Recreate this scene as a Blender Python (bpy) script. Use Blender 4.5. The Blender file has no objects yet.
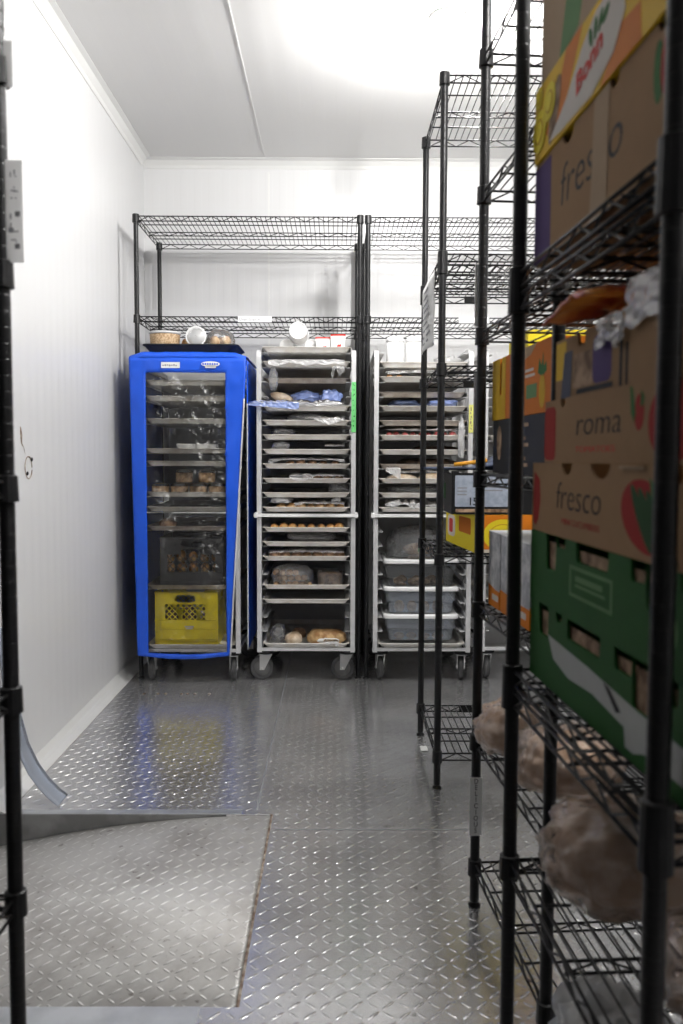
import bpy, math, random
from mathutils import Vector, Matrix, noise
random.seed(11)
C = bpy.context.scene.collection
PI = math.pi
CAMZ = 1.19

# ------------------------------------------------------------------ materials
def nodes(name):
    m = bpy.data.materials.new(name); m.use_nodes = True
    nt = m.node_tree; b = nt.nodes['Principled BSDF']
    return m, nt, b
def mat(name, col, rough=.5, metal=0., var=.08, scale=12., bump=0., bscale=60., spec=.5, coat=0., sss=0.):
    """plain surface with a soft colour variation and an optional fine bump"""
    m, nt, b = nodes(name); N = nt.nodes; L = nt.links
    b.inputs['Roughness'].default_value = rough; b.inputs['Metallic'].default_value = metal
    b.inputs['Specular IOR Level'].default_value = spec; b.inputs['Coat Weight'].default_value = coat
    tc = N.new('ShaderNodeTexCoord')
    nz = N.new('ShaderNodeTexNoise'); nz.inputs['Scale'].default_value = scale; nz.inputs['Detail'].default_value = 4
    L.new(tc.outputs['Object'], nz.inputs['Vector'])
    mx = N.new('ShaderNodeMix'); mx.data_type = 'RGBA'
    mx.inputs[6].default_value = (*[max(0, c*(1-var)) for c in col], 1)
    mx.inputs[7].default_value = (*[min(1, c*(1+var)) for c in col], 1)
    L.new(nz.outputs['Fac'], mx.inputs[0]); L.new(mx.outputs[2], b.inputs['Base Color'])
    if bump:
        n2 = N.new('ShaderNodeTexNoise'); n2.inputs['Scale'].default_value = bscale; n2.inputs['Detail'].default_value = 5
        L.new(tc.outputs['Object'], n2.inputs['Vector'])
        bp = N.new('ShaderNodeBump'); bp.inputs['Strength'].default_value = bump; bp.inputs['Distance'].default_value = .004
        L.new(n2.outputs['Fac'], bp.inputs['Height']); L.new(bp.outputs['Normal'], b.inputs['Normal'])
    return m
def mat2(name, c1, c2, scale=20., rough=.6, bump=.3, lo=.4, hi=.6, metal=0., detail=6.):
    """two-tone surface (baked crust, dirty metal, marbled print)"""
    m, nt, b = nodes(name); N = nt.nodes; L = nt.links
    b.inputs['Roughness'].default_value = rough; b.inputs['Metallic'].default_value = metal
    tc = N.new('ShaderNodeTexCoord'); nz = N.new('ShaderNodeTexNoise')
    nz.inputs['Scale'].default_value = scale; nz.inputs['Detail'].default_value = detail
    L.new(tc.outputs['Object'], nz.inputs['Vector'])
    r = N.new('ShaderNodeValToRGB'); r.color_ramp.elements[0].position = lo; r.color_ramp.elements[1].position = hi
    r.color_ramp.elements[0].color = (*c1, 1); r.color_ramp.elements[1].color = (*c2, 1)
    L.new(nz.outputs['Fac'], r.inputs['Fac']); L.new(r.outputs['Color'], b.inputs['Base Color'])
    if bump:
        bp = N.new('ShaderNodeBump'); bp.inputs['Strength'].default_value = bump; bp.inputs['Distance'].default_value = .005
        L.new(nz.outputs['Fac'], bp.inputs['Height']); L.new(bp.outputs['Normal'], b.inputs['Normal'])
    return m
def film(name, tint=(1, 1, 1), cover=.18, rough=.12, body=(.9, .9, .92), bump=.6, bscale=30., ior=1.48):
    """thin clear plastic: mostly see-through, with a hazy body and sharp sheen"""
    m = bpy.data.materials.new(name); m.use_nodes = True; nt = m.node_tree; N = nt.nodes; L = nt.links
    for n in list(N): N.remove(n)
    out = N.new('ShaderNodeOutputMaterial'); tr = N.new('ShaderNodeBsdfTransparent'); tr.inputs['Color'].default_value = (*tint, 1)
    pb = N.new('ShaderNodeBsdfPrincipled'); pb.inputs['Base Color'].default_value = (*body, 1); pb.inputs['Roughness'].default_value = rough
    gl = N.new('ShaderNodeBsdfGlossy'); gl.inputs['Roughness'].default_value = rough; gl.inputs['Color'].default_value = (1, 1, 1, 1)
    tc = N.new('ShaderNodeTexCoord'); nz = N.new('ShaderNodeTexNoise'); nz.inputs['Scale'].default_value = bscale; nz.inputs['Detail'].default_value = 5
    L.new(tc.outputs['Object'], nz.inputs['Vector'])
    bp = N.new('ShaderNodeBump'); bp.inputs['Strength'].default_value = bump; bp.inputs['Distance'].default_value = .006
    L.new(nz.outputs['Fac'], bp.inputs['Height'])
    for s in (pb, gl): L.new(bp.outputs['Normal'], s.inputs['Normal'])
    m1 = N.new('ShaderNodeMixShader'); m1.inputs[0].default_value = cover
    L.new(tr.outputs[0], m1.inputs[1]); L.new(pb.outputs[0], m1.inputs[2])
    fr = N.new('ShaderNodeFresnel'); fr.inputs['IOR'].default_value = ior; L.new(bp.outputs['Normal'], fr.inputs['Normal'])
    m2 = N.new('ShaderNodeMixShader'); L.new(fr.outputs[0], m2.inputs[0]); L.new(m1.outputs[0], m2.inputs[1]); L.new(gl.outputs[0], m2.inputs[2])
    L.new(m2.outputs[0], out.inputs[0])
    return m
def math_node(nt, op, a, b=None, c=None):
    n = nt.nodes.new('ShaderNodeMath'); n.operation = op
    for i, v in enumerate((a, b, c)):
        if v is None: continue
        if isinstance(v, (int, float)): n.inputs[i].default_value = v
        else: nt.links.new(v, n.inputs[i])
    return n.outputs[0]
def tread_plate(name, base, dirt, pitch=.034, rough=.23, dirtiness=.5, metal=.8):
    """diamond tread plate: lens-shaped bars alternating at 45 degrees, tops whitened for wear and painted glints, grime between"""
    m, nt, b = nodes(name); N = nt.nodes; L = nt.links; M = lambda *a: math_node(nt, *a)
    tc = N.new('ShaderNodeTexCoord'); sp = N.new('ShaderNodeSeparateXYZ'); L.new(tc.outputs['Object'], sp.inputs[0])
    px = M('DIVIDE', sp.outputs[0], pitch); py = M('DIVIDE', sp.outputs[1], pitch)
    cx, cy = M('FLOOR', px), M('FLOOR', py)
    fx = M('SUBTRACT', M('SUBTRACT', px, cx), .5); fy = M('SUBTRACT', M('SUBTRACT', py, cy), .5)
    par = M('FLOORED_MODULO', M('ADD', cx, cy), 2.)
    s = M('SUBTRACT', 1., M('MULTIPLY', par, 2.))
    sy = M('MULTIPLY', fy, s)
    u = M('MULTIPLY', M('ADD', fx, sy), .7071); v = M('MULTIPLY', M('SUBTRACT', fx, sy), .7071)
    q = M('SQRT', M('ADD', M('POWER', M('ABSOLUTE', M('DIVIDE', u, .50)), 2.), M('POWER', M('ABSOLUTE', M('DIVIDE', v, .12)), 2.)))
    mr = N.new('ShaderNodeMapRange'); mr.interpolation_type = 'SMOOTHSTEP'
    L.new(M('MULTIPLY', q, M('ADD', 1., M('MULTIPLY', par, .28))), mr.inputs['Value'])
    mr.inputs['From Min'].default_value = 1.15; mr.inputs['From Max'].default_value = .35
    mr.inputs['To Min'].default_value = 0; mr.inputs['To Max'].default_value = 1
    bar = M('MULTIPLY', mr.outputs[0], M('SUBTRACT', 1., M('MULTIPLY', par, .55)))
    bp = N.new('ShaderNodeBump'); bp.inputs['Strength'].default_value = 1.; bp.inputs['Distance'].default_value = .0022
    nzf = N.new('ShaderNodeTexNoise'); nzf.inputs['Scale'].default_value = 90; L.new(tc.outputs['Object'], nzf.inputs['Vector'])
    L.new(M('ADD', bar, M('MULTIPLY', nzf.outputs['Fac'], .03)), bp.inputs['Height']); L.new(bp.outputs['Normal'], b.inputs['Normal'])
    nz = N.new('ShaderNodeTexNoise'); nz.inputs['Scale'].default_value = 3.2; nz.inputs['Detail'].default_value = 8; nz.inputs['Roughness'].default_value = .65
    L.new(tc.outputs['Object'], nz.inputs['Vector'])
    d = N.new('ShaderNodeMapRange'); L.new(nz.outputs['Fac'], d.inputs['Value']); d.inputs['From Min'].default_value = .42; d.inputs['From Max'].default_value = .75
    n2 = N.new('ShaderNodeTexNoise'); n2.inputs['Scale'].default_value = 38; n2.inputs['Detail'].default_value = 3; L.new(tc.outputs['Object'], n2.inputs['Vector'])
    speck = N.new('ShaderNodeMapRange'); L.new(n2.outputs['Fac'], speck.inputs['Value']); speck.inputs['From Min'].default_value = .66; speck.inputs['From Max'].default_value = .74
    grime = M('MULTIPLY', M('ADD', M('MULTIPLY', d.outputs[0], dirtiness), M('MULTIPLY', speck.outputs[0], .55)), M('SUBTRACT', 1., M('MULTIPLY', bar, .75)))
    mx = N.new('ShaderNodeMix'); mx.data_type = 'RGBA'; mx.inputs[6].default_value = (*base, 1); mx.inputs[7].default_value = (*dirt, 1)
    L.new(M('MINIMUM', grime, 1.), mx.inputs[0])
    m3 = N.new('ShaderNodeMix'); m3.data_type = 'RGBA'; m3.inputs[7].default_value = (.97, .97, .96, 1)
    L.new(M('MULTIPLY', bar, .85), m3.inputs[0]); L.new(mx.outputs[2], m3.inputs[6]); L.new(m3.outputs[2], b.inputs['Base Color'])  # bar tops painted lighter: wear plus highlights, stronger on one diagonal
    b.inputs['Metallic'].default_value = metal
    L.new(M('ADD', rough, M('MULTIPLY', M('SUBTRACT', nz.outputs['Fac'], .5), .12)), b.inputs['Roughness'])
    return m
def wall_paint(name, col, axis, pitch=.085, strength=.22):
    """white insulated panel with shallow rolled ribs"""
    m, nt, b = nodes(name); N = nt.nodes; L = nt.links; M = lambda *a: math_node(nt, *a)
    b.inputs['Base Color'].default_value = (*col, 1); b.inputs['Roughness'].default_value = .38
    tc = N.new('ShaderNodeTexCoord'); sp = N.new('ShaderNodeSeparateXYZ'); L.new(tc.outputs['Object'], sp.inputs[0])
    w = M('SINE', M('MULTIPLY', sp.outputs[axis], 2*PI/pitch))
    w = M('MULTIPLY', M('SIGN', w), M('POWER', M('ABSOLUTE', w), .4))
    bp = N.new('ShaderNodeBump'); bp.inputs['Strength'].default_value = strength; bp.inputs['Distance'].default_value = .0016
    L.new(w, bp.inputs['Height']); L.new(bp.outputs['Normal'], b.inputs['Normal'])
    return m

K = {}
K['wall_x'] = wall_paint('white_wall_panel', (.66, .66, .665), 1)
K['wall_y'] = wall_paint('white_wall_panel_across', (.66, .66, .665), 0)
K['ceil'] = wall_paint("white_ceiling_panel", (.82, .815, .81), 0, .12, .1)
K['cove'] = mat('white_cove_trim', (.70, .70, .69), .35, var=.03)
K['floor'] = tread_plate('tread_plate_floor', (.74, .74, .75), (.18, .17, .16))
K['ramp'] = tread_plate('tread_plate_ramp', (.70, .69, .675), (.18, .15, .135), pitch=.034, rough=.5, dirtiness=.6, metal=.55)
K['darkwall'] = mat('dark_panel', (.05, .05, .052), .5, var=.2)
K['doorsteel'] = mat2('dull_door_steel', (.10, .10, .105), (.16, .16, .165), 3, .45, .05, metal=.6)
K['plainmetal'] = mat2('galvanised_strip', (.50, .52, .55), (.62, .64, .67), 9, .38, .1, metal=.8)
K['stepface'] = mat2('dull_steel_step', (.22, .22, .22), (.33, .33, .33), 9, .5, .1, metal=.5)
K['rust'] = mat2('rusty_caulk', (.16, .10, .07), (.42, .36, .30), 40, .8, .3)
K['black'] = mat('black_epoxy_wire', (.008, .008, .009), .38, var=.2, spec=.35)
K['blackpl'] = mat('black_plastic', (.016, .016, .017), .45, var=.15, spec=.14)
K['blacktray'] = mat('black_tray', (.010, .010, .010), .65, var=.15, bump=.15)
K['alu'] = mat('brushed_aluminium', (.62, .62, .63), .42, .1, var=.07, scale=25)
K['pan'] = mat2('sheet_pan_aluminium', (.78, .73, .66), (.90, .88, .85), 14, .4, .08, .35, .6, metal=.12)
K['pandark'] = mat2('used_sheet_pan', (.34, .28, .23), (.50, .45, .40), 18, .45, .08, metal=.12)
K['zinc'] = mat('zinc_caster_fork', (.6, .6, .6), .35, .8)
K['rubber'] = mat('grey_rubber', (.05, .05, .052), .6, var=.25)
K['hub'] = mat('grey_wheel_hub', (.10, .10, .10), .5)
K['blue'] = mat('blue_vinyl', (.008, .09, .66), .42, var=.06, bump=.25, bscale=14)
K['vinyl'] = film('clear_vinyl_window', (.92, .92, .90), .0, .27, (.6, .6, .6), .3, 9, 1.5)
K['vinylhaze'] = film('hazy_vinyl_window', (.95, .95, .94), .012, .27, (.45, .45, .45), .3, 9, 1.45)  # thin grey body mixed into the clear film
K['zip'] = mat('pale_zip', (.62, .63, .64), .5)
K['wrap'] = film('plastic_wrap', (.99, .99, .99), .13, .22, (.9, .9, .92), .8, 45)
K['wrapmid'] = film('crinkled_clear_bag', (.98, .98, .98), .24, .2, (.92, .92, .94), .9, 40)
K['wrapthick'] = film('gathered_plastic_wrap', (.97, .97, .97), .50, .15, (.92, .92, .93), .9, 40)
K['bluefilm'] = film('blue_tinted_film', (.65, .75, 1.), .62, .2, (.32, .43, .85), .8, 40)
K['bagfilm'] = film('bread_bag_film', (.96, .88, .84), .24, .25, (.85, .68, .60), 1., 26)
K['clear'] = film('clear_container', (.95, .96, .97), .07, .1, (.85, .87, .9), .1, 20)
K['clearblue'] = film('translucent_tub', (.88, .91, .95), .26, .22, (.74, .80, .90), .1, 20)
K['strip'] = film('vinyl_curtain_strip', (.72, .78, .88), .5, .2, (.55, .60, .70), .2, 8)
K['whitepl'] = mat('white_plastic', (.92, .92, .92), .35, var=.03)
K['paper'] = mat('white_paper', (.80, .80, .79), .7, var=.04, spec=.14)
K['greyink'] = mat('grey_ink', (.30, .30, .32), .7, spec=.14)
K['ink'] = mat('black_ink', (.02, .02, .022), .6, spec=.14)
K['redink'] = mat('red_ink', (.62, .06, .05), .6, spec=.14)
K['snack'] = mat2('red_orange_bag', (.50, .04, .02), (.80, .32, .06), 14, .3, .2)
K['red'] = mat('red_print', (.36, .03, .025), .65, spec=.14)
K['green'] = mat('green_print', (.05, .17, .05), .65, spec=.14)
K['darkgreen'] = mat('dark_green_print', (.03, .085, .03), .65, spec=.14)
K['purple'] = mat('purple_print', (.10, .06, .20), .65, spec=.14)
K['slate'] = mat('slate_print', (.10, .11, .16), .65, spec=.14)
K['card'] = mat('brown_cardboard', (.37, .23, .125), .75, var=.07, scale=40, bump=.1, bscale=120, spec=.14)
K['cardpale'] = mat('pale_cardboard', (.46, .34, .23), .75, var=.07, scale=40, bump=.1, bscale=120, spec=.14)
K['greenbox'] = mat('green_printed_carton', (.02, .10, .02), .6, var=.06, scale=30, bump=.06, bscale=120, spec=.14)
K['liner'] = mat2('torn_brown_liner', (.16, .09, .05), (.50, .34, .22), 30, .8, .3)
K['tape'] = mat('frosted_tape', (.40, .42, .40), .35, var=.15, scale=25)
K['palegreen'] = mat('pale_green_print', (.14, .27, .12), .65, spec=.14)
K['yellowbox'] = mat('yellow_printed_carton', (.80, .50, .02), .5, var=.05, spec=.14)
K['orange'] = mat('orange_print', (.68, .20, .015), .55, var=.05, spec=.14)
K['brightyellow'] = mat('bright_yellow_print', (.85, .68, .03), .5, var=.04, spec=.14)
K['cream'] = mat('cream_print', (.72, .66, .60), .6, spec=.14)
K['orangebox'] = mat('orange_carton', (.60, .17, .015), .6, var=.06, spec=.14)
K['yellowend'] = mat('yellow_carton_end', (.62, .38, .02), .6, var=.06, spec=.14)
K['crate_y'] = mat('yellow_crate_plastic', (.95, .76, .0), .38, var=.05, scale=6)
K['crate_k'] = mat('charcoal_crate_plastic', (.035, .035, .037), .45, var=.1)
K['marble'] = mat2('grey_marbled_print', (.36, .37, .40), (.66, .66, .67), 26, .55, 0)
K['bluelabel'] = mat2('pale_blue_label', (.32, .37, .46), (.42, .47, .56), 40, .5, 0)
K['denim'] = mat2('dark_blue_nylon', (.012, .02, .05), (.04, .06, .12), 30, .5, .3)
K['orangeyellow'] = mat('orange_nylon', (.85, .38, .02), .5)
K['bread'] = mat2('golden_crust', (.34, .17, .06), (.66, .45, .22), 22, .6, .35)
K['breadpale'] = mat2('pale_crust', (.55, .40, .26), (.78, .66, .52), 25, .65, .35)
K['brownbake'] = mat2('brown_pastry', (.13, .065, .035), (.32, .19, .10), 32, .6, .45)
K['darkcake'] = mat2('dark_cake', (.035, .02, .015), (.10, .06, .04), 45, .6, .5)
K['pinkbake'] = mat2('pink_iced_pastry', (.62, .12, .12), (.75, .52, .38), 38, .5, .4, .46, .54)
K['orangepast'] = mat2('orange_pastry', (.50, .22, .06), (.66, .42, .16), 30, .55, .4)
K['cookie'] = mat2('cookie_brown', (.30, .17, .09), (.58, .40, .23), 48, .7, .5)
K['grain'] = mat2('grainy_brown', (.36, .22, .11), (.62, .46, .30), 120, .7, .3)
K['herb'] = mat('green_herb', (.05, .22, .04), .6, var=.3)
K['floorink'] = mat('blue_strip', (.02, .05, .30), .5)
K['greentape'] = mat('green_tape', (.16, .62, .20), .5)
K['yellowtape'] = mat('yellow_tape', (.72, .72, .20), .5)
K['greytag'] = mat('grey_label', (.78, .78, .78), .5, var=.05)
K['whitebag'] = film('white_plastic_bag', (.8, .8, .8), .6, .3, (.62, .62, .62), .8, 20)
mm, nt, b = nodes('lit_globe'); b.inputs['Base Color'].default_value = (1, 1, 1, 1)
b.inputs['Emission Color'].default_value = (1., .985, .96, 1); b.inputs['Emission Strength'].default_value = LAMP = 660.
K['globe'] = mm
m2_ = mm.copy(); m2_.name = 'lit_globe_brighter'; m2_.node_tree.nodes['Principled BSDF'].inputs['Emission Strength'].default_value = 1350.
K['globe2'] = m2_
mm, nt, b = nodes('translucent_label'); tl = nt.nodes.new('ShaderNodeBsdfTranslucent'); tl.inputs[0].default_value = (.85, .85, .85, 1); mxs = nt.nodes.new('ShaderNodeMixShader'); mxs.inputs[0].default_value = .75
b.inputs['Base Color'].default_value = (.85, .85, .85, 1); nt.links.new(b.outputs[0], mxs.inputs[1]); nt.links.new(tl.outputs[0], mxs.inputs[2]); nt.links.new(mxs.outputs[0], nt.nodes['Material Output'].inputs[0])
K['tagwhite'] = mm

# ------------------------------------------------------------------ mesh helpers
class MB:
    def __init__(s): s.v = []; s.f = []; s.sm = []
    def add(s, vs, fs, smooth=False, M=None):
        o = len(s.v)
        s.v += [tuple(M @ Vector(p)) if M else tuple(p) for p in vs]
        s.f += [tuple(i+o for i in f) for f in fs]; s.sm += [smooth]*len(fs); return s
    def box(s, c, d, M=None, bev=0.):
        x, y, z = c; a, b_, h = d[0]/2, d[1]/2, d[2]/2
        if not bev:
            vs = [(x+i*a, y+j*b_, z+k*h) for k in (-1, 1) for j in (-1, 1) for i in (-1, 1)]
            return s.add(vs, [(0, 2, 3, 1), (4, 5, 7, 6), (0, 1, 5, 4), (2, 6, 7, 3), (0, 4, 6, 2), (1, 3, 7, 5)], False, M)
        e = bev; rings = []
        for zz, ins in ((z-h, e), (z-h+e, 0), (z+h-e, 0), (z+h, e)):
            A, B = a-ins, b_-ins; r = e*.6
            rings.append([(x+A-r, y-B, zz), (x+A, y-B+r, zz), (x+A, y+B-r, zz), (x+A-r, y+B, zz), (x-A+r, y+B, zz), (x-A, y+B-r, zz), (x-A, y-B+r, zz), (x-A+r, y-B, zz)])
        return s.loft(rings, M=M)
    def loft(s, rings, cap=True, smooth=False, M=None, closed=True):
        n = len(rings[0]); vs = [p for r in rings for p in r]; fs = []
        for i in range(len(rings)-1):
            for j in range(n if closed else n-1):
                k = (j+1) % n; fs.append((i*n+j, i*n+k, (i+1)*n+k, (i+1)*n+j))
        if cap: fs.append(tuple(reversed(range(n)))); fs.append(tuple((len(rings)-1)*n+j for j in range(n)))
        return s.add(vs, fs, smooth, M)
    def tube(s, pts, r, n=6, smooth=True, M=None, closed=False, twist=0.):
        P = [Vector(p) for p in pts]; rings = []; up = None; m = len(P)
        for i, p in enumerate(P):
            if closed: t = (P[(i+1) % m]-P[i-1])
            else: t = (P[min(i+1, m-1)]-P[max(i-1, 0)])
            t.normalize()
            if up is None: up = Vector((0, 0, 1)) if abs(t.z) < .9 else Vector((1, 0, 0))
            sd = t.cross(up); sd.normalize(); up = sd.cross(t)
            rr = r[i] if isinstance(r, (list, tuple)) else r
            rings.append([tuple(p+sd*rr*math.cos(2*PI*(k+twist)/n)+up*rr*math.sin(2*PI*(k+twist)/n)) for k in range(n)])
        if closed: rings.append(rings[0])
        return s.loft(rings, not closed, smooth, M)
    def lathe(s, prof, n=24, c=(0, 0, 0), M=None, cap=True, smooth=True):
        rings = [[(c[0]+r*math.cos(2*PI*k/n), c[1]+r*math.sin(2*PI*k/n), c[2]+z) for k in range(n)] for r, z in prof]
        return s.loft(rings, cap, smooth, M)
    def prism(s, poly, t, M=None):
        """poly in the local xy plane, extruded from z=0 to z=t"""
        a = sum(poly[i][0]*poly[(i+1) % len(poly)][1]-poly[(i+1) % len(poly)][0]*poly[i][1] for i in range(len(poly)))
        if a < 0: poly = poly[::-1]
        n = len(poly); vs = [(x, y, 0) for x, y in poly]+[(x, y, t) for x, y in poly]
        fs = [tuple(reversed(range(n))), tuple(range(n, 2*n))]+[(i, (i+1) % n, n+(i+1) % n, n+i) for i in range(n)]
        return s.add(vs, fs, False, M)
    def grid(s, fn, nu, nv, smooth=True, M=None, skip=None):
        vs = [fn(i/nu, j/nv) for j in range(nv+1) for i in range(nu+1)]; w = nu+1
        fs = [(j*w+i, j*w+i+1, (j+1)*w+i+1, (j+1)*w+i) for j in range(nv) for i in range(nu) if not (skip and skip((i+.5)/nu, (j+.5)/nv))]
        return s.add(vs, fs, smooth, M)
    def blob(s, c, d, n=14, amp=.12, freq=2.2, seed=0, flat=None, M=None, pw=1., crk=0.):
        """rounded lump: an ellipsoid pushed in and out by noise, its underside cut flat at z=flat"""
        vs = []; fs = []; m = n*2
        for i in range(n+1):
            th = PI*i/n
            for j in range(m):
                ph = 2*PI*j/m
                q = Vector((math.sin(th)*math.cos(ph), math.sin(th)*math.sin(ph), -math.cos(th)))
                if pw != 1: q = Vector([math.copysign(abs(t)**pw, t) for t in q])
                k = 1+amp*noise.noise(q*freq+Vector((seed*7.3, seed*3.1, seed)))+amp*.4*noise.noise(q*freq*2.7+Vector((seed, 0, 5)))
                if crk: k += crk*(ridge(*(q*5.1+Vector((seed, 2, seed))))-.5)+crk*.5*(ridge(*(q*11.3+Vector((3, seed, 1))))-.5)
                z = c[2]+d[2]*q.z*k
                if flat is not None: z = max(z, flat)
                vs.append((c[0]+d[0]*q.x*k, c[1]+d[1]*q.y*k, z))
        for i in range(n):
            for j in range(m):
                k = (j+1) % m; fs.append((i*m+j, i*m+k, (i+1)*m+k, (i+1)*m+j))
        return s.add(vs, fs, True, M)
    def build(s, name, m, parent=None, loc=None, rz=0., solid=0., mods=None):
        me = bpy.data.meshes.new(name); me.from_pydata(s.v, [], s.f); me.update()
        me.polygons.foreach_set('use_smooth', s.sm); me.materials.append(m)
        o = bpy.data.objects.new(name, me); C.objects.link(o)
        if parent is not None: o.parent = parent
        if loc is not None: o.location = loc
        o.rotation_euler.z = rz
        if solid:
            md = o.modifiers.new('thickness', 'SOLIDIFY'); md.thickness = solid; md.offset = 0
        return o
def tag(o, label, cat, group=None, kind=None):
    if label: o['label'] = label
    if cat: o['category'] = cat
    if group: o['group'] = group
    if kind: o['kind'] = kind
    return o
def thing(name, label, cat, loc=(0, 0, 0), rz=0., group=None):
    o = bpy.data.objects.new(name, None); C.objects.link(o); o.location = loc; o.rotation_euler.z = rz; o.empty_display_size = .05
    return tag(o, label, cat, group)
def struct(mb, name, m, **kw):
    return tag(mb.build(name, m, **kw), None, None, None, 'structure')
def copy_tree(o, parent=None):
    c = o.copy(); C.objects.link(c)
    if parent is not None: c.parent = parent
    for ch in list(o.children): copy_tree(ch, c)
    return c
def again(o, loc, label, group=None, rz=None, scale=None):
    c = copy_tree(o); c.location = loc; c['label'] = label
    if group: c['group'] = group
    if rz is not None: c.rotation_euler.z = rz
    if scale is not None: c.scale = scale
    return c
# frames for prints: on a face looking towards -X (text runs from +Y to -Y) and on a face looking towards -Y
def face_mx(x, y, z): return Matrix(((0, 0, -1, x), (-1, 0, 0, y), (0, 1, 0, z), (0, 0, 0, 1)))
def face_my(x, y, z): return Matrix(((1, 0, 0, x), (0, 0, -1, y), (0, 1, 0, z), (0, 0, 0, 1)))
def text_part(txt, size, m, parent, M, name='printed_text', sx=1., shear=0., depth=.0004, align='LEFT', off=0.):
    cu = bpy.data.curves.new(name, 'FONT'); cu.body = txt; cu.size = size; cu.shear = shear; cu.extrude = depth; cu.align_x = align; cu.offset = off
    cu.resolution_u = 3
    t = bpy.data.objects.new('tmp', cu); C.objects.link(t)
    dg = bpy.context.evaluated_depsgraph_get(); me = bpy.data.meshes.new_from_object(t.evaluated_get(dg))
    bpy.data.objects.remove(t); bpy.data.curves.remove(cu)
    me.name = name; me.transform(M @ Matrix.Diagonal((sx, 1, 1, 1))); me.materials.clear(); me.materials.append(m)
    o = bpy.data.objects.new(name, me); C.objects.link(o); o.parent = parent
    return o
def ell(cx, cy, a, b, n=20, rot=0., a0=0., a1=2*PI):
    c, s = math.cos(rot), math.sin(rot); out = []
    for k in range(n):
        t = a0+(a1-a0)*k/(n if abs(a1-a0-2*PI) < 1e-6 else n-1); x, y = a*math.cos(t), b*math.sin(t)
        out.append((cx+x*c-y*s, cy+x*s+y*c))
    return out
def rrect(x0, y0, x1, y1, r, n=5):
    out = []
    for cx, cy, a in ((x1-r, y0+r, -PI/2), (x1-r, y1-r, 0), (x0+r, y1-r, PI/2), (x0+r, y0+r, PI)):
        for k in range(n+1):
            t = a+PI/2*k/n; out.append((cx+r*math.cos(t), cy+r*math.sin(t)))
    return out
def printed(polys, M, m, parent, name='printed_patch', t=.0004, label=None):
    mb = MB()
    for p in polys: mb.prism(p, t, M)
    o = mb.build(name, m, parent)
    if label: o['label'] = label
    return o
def nz(x, y, z=0.): return noise.noise(Vector((x, y, z)))
def ridge(x, y, z=0.): return 1-2*abs(noise.noise(Vector((x, y, z))))
ORD = ['topmost', 'second', 'third', 'fourth', 'fifth', 'sixth', 'seventh', 'eighth', 'ninth', 'tenth', 'eleventh', 'twelfth', 'thirteenth', 'fourteenth', 'fifteenth', 'sixteenth', 'seventeenth']
# ------------------------------------------------------------------ room
XL, XR, YB, YF, ZC = -1.155, 1.75, 5.15, -1.3, 2.97
RX0, RX1, RY0, RY1 = XL, -.209, 1.745, 2.730          # the sunken ramp opening in the floor
T = .06
fl = MB()
fl.box(((XL+XR)/2, (RY1+YB)/2, -.1), (XR-XL+2*T, YB-RY1+.001, .2))
fl.box(((RX1+XR)/2+T/2, (RY0+RY1)/2, -.1), (XR-RX1+T, RY1-RY0, .2))
fl.box(((XL+XR)/2, (YF+RY0)/2, -.1), (XR-XL+2*T, RY0-YF, .2))
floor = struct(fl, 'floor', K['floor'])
for x in (-.96, -.89, -.852, -.772, -.742, -.704, -.632):
    MB().lathe([(.0085, 0), (.0075, .0022), (.003, .0036)], 10, (x, 4.16, 0)).build('screw_head', K['rust'], floor)
rp = MB()
def ramp_z(x): return -.0035-.13*max(0, -.216-x)**2
xs = [RX1-.005, -.225]+[-.225-(.93)*i/24 for i in range(1, 25)]
rp.loft([[(x, RY0+.003, ramp_z(x)), (x, RY1-.003, ramp_z(x)), (x, RY1-.003, ramp_z(x)-.006), (x, RY0+.003, ramp_z(x)-.006)] for x in xs], smooth=False)
rp.sm = [True]*len(rp.sm)
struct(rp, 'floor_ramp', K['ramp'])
struct(MB().box(((RX0+RX1)/2-.03, (RY0+RY1)/2, -.19), (RX1-RX0+.06, RY1-RY0, .02)), 'floor_pit', K['stepface'])
struct(MB().box((-.2085, (RY0+RY1)/2, -.002), (.007, RY1-RY0, .0045)), 'trim_1', K['rust'])
struct(MB().box(((XL+.065-.31)/2-.0, RY1+.016, .0012), (-.31-XL-.065, .032, .0024)), 'trim_2', K['plainmetal'])
struct(MB().box(((XL-.36)/2, RY1-.0012, -.085), (-.36-XL, .0024, .168)), 'trim_3', K['stepface'])
struct(MB().box(((XL-.29)/2, RY0-.085, .0012), (-.29-XL, .168, .0024)), 'trim_4', K['plainmetal'])
struct(MB().box((-.262, (RY1+YB)/2+.015, .0006), (.005, YB-RY1-.04, .0012)), 'trim_5', K['plainmetal'])
struct(MB().box((.12, 2.615, .0006), (.62, .004, .0012)), 'trim_6', K['plainmetal'])
struct(MB().box(((XL+XR)/2, (YF+YB)/2, ZC+.03), (XR-XL+2*T, YB-YF+2*T, .06)), 'ceiling', K['ceil'])
w = MB()
w.box((XL-T/2, (RY1+YB)/2, ZC/2-.1), (T, YB-RY1, ZC+.2)); struct(MB().box((XL-T/2, (YF+RY0)/2, ZC/2-.1), (T, RY0-YF, ZC+.2)), 'wall_left', K['darkwall'])  # dark wall section is out of view, darkened to cut bounce onto the cartons
w.box((XL-T/2, (RY0+RY1)/2, (2.15+ZC)/2), (T, RY1-RY0, ZC-2.15))
struct(w, 'wall_left', K['wall_x'])
d = struct(MB().box((XL-.03, (RY0+RY1)/2, .99), (.04, RY1-RY0-.006, 2.28), bev=.004), 'door_1', K['doorsteel'])
hm = MB(); hm.box((XL+.03, RY0+.12, .95), (.03, .05, .16), bev=.008); hm.box((XL+.002, RY0+.12, .95), (.03, .08, .22), bev=.006); hm.build('door_handle', K['zinc'], d)
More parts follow.
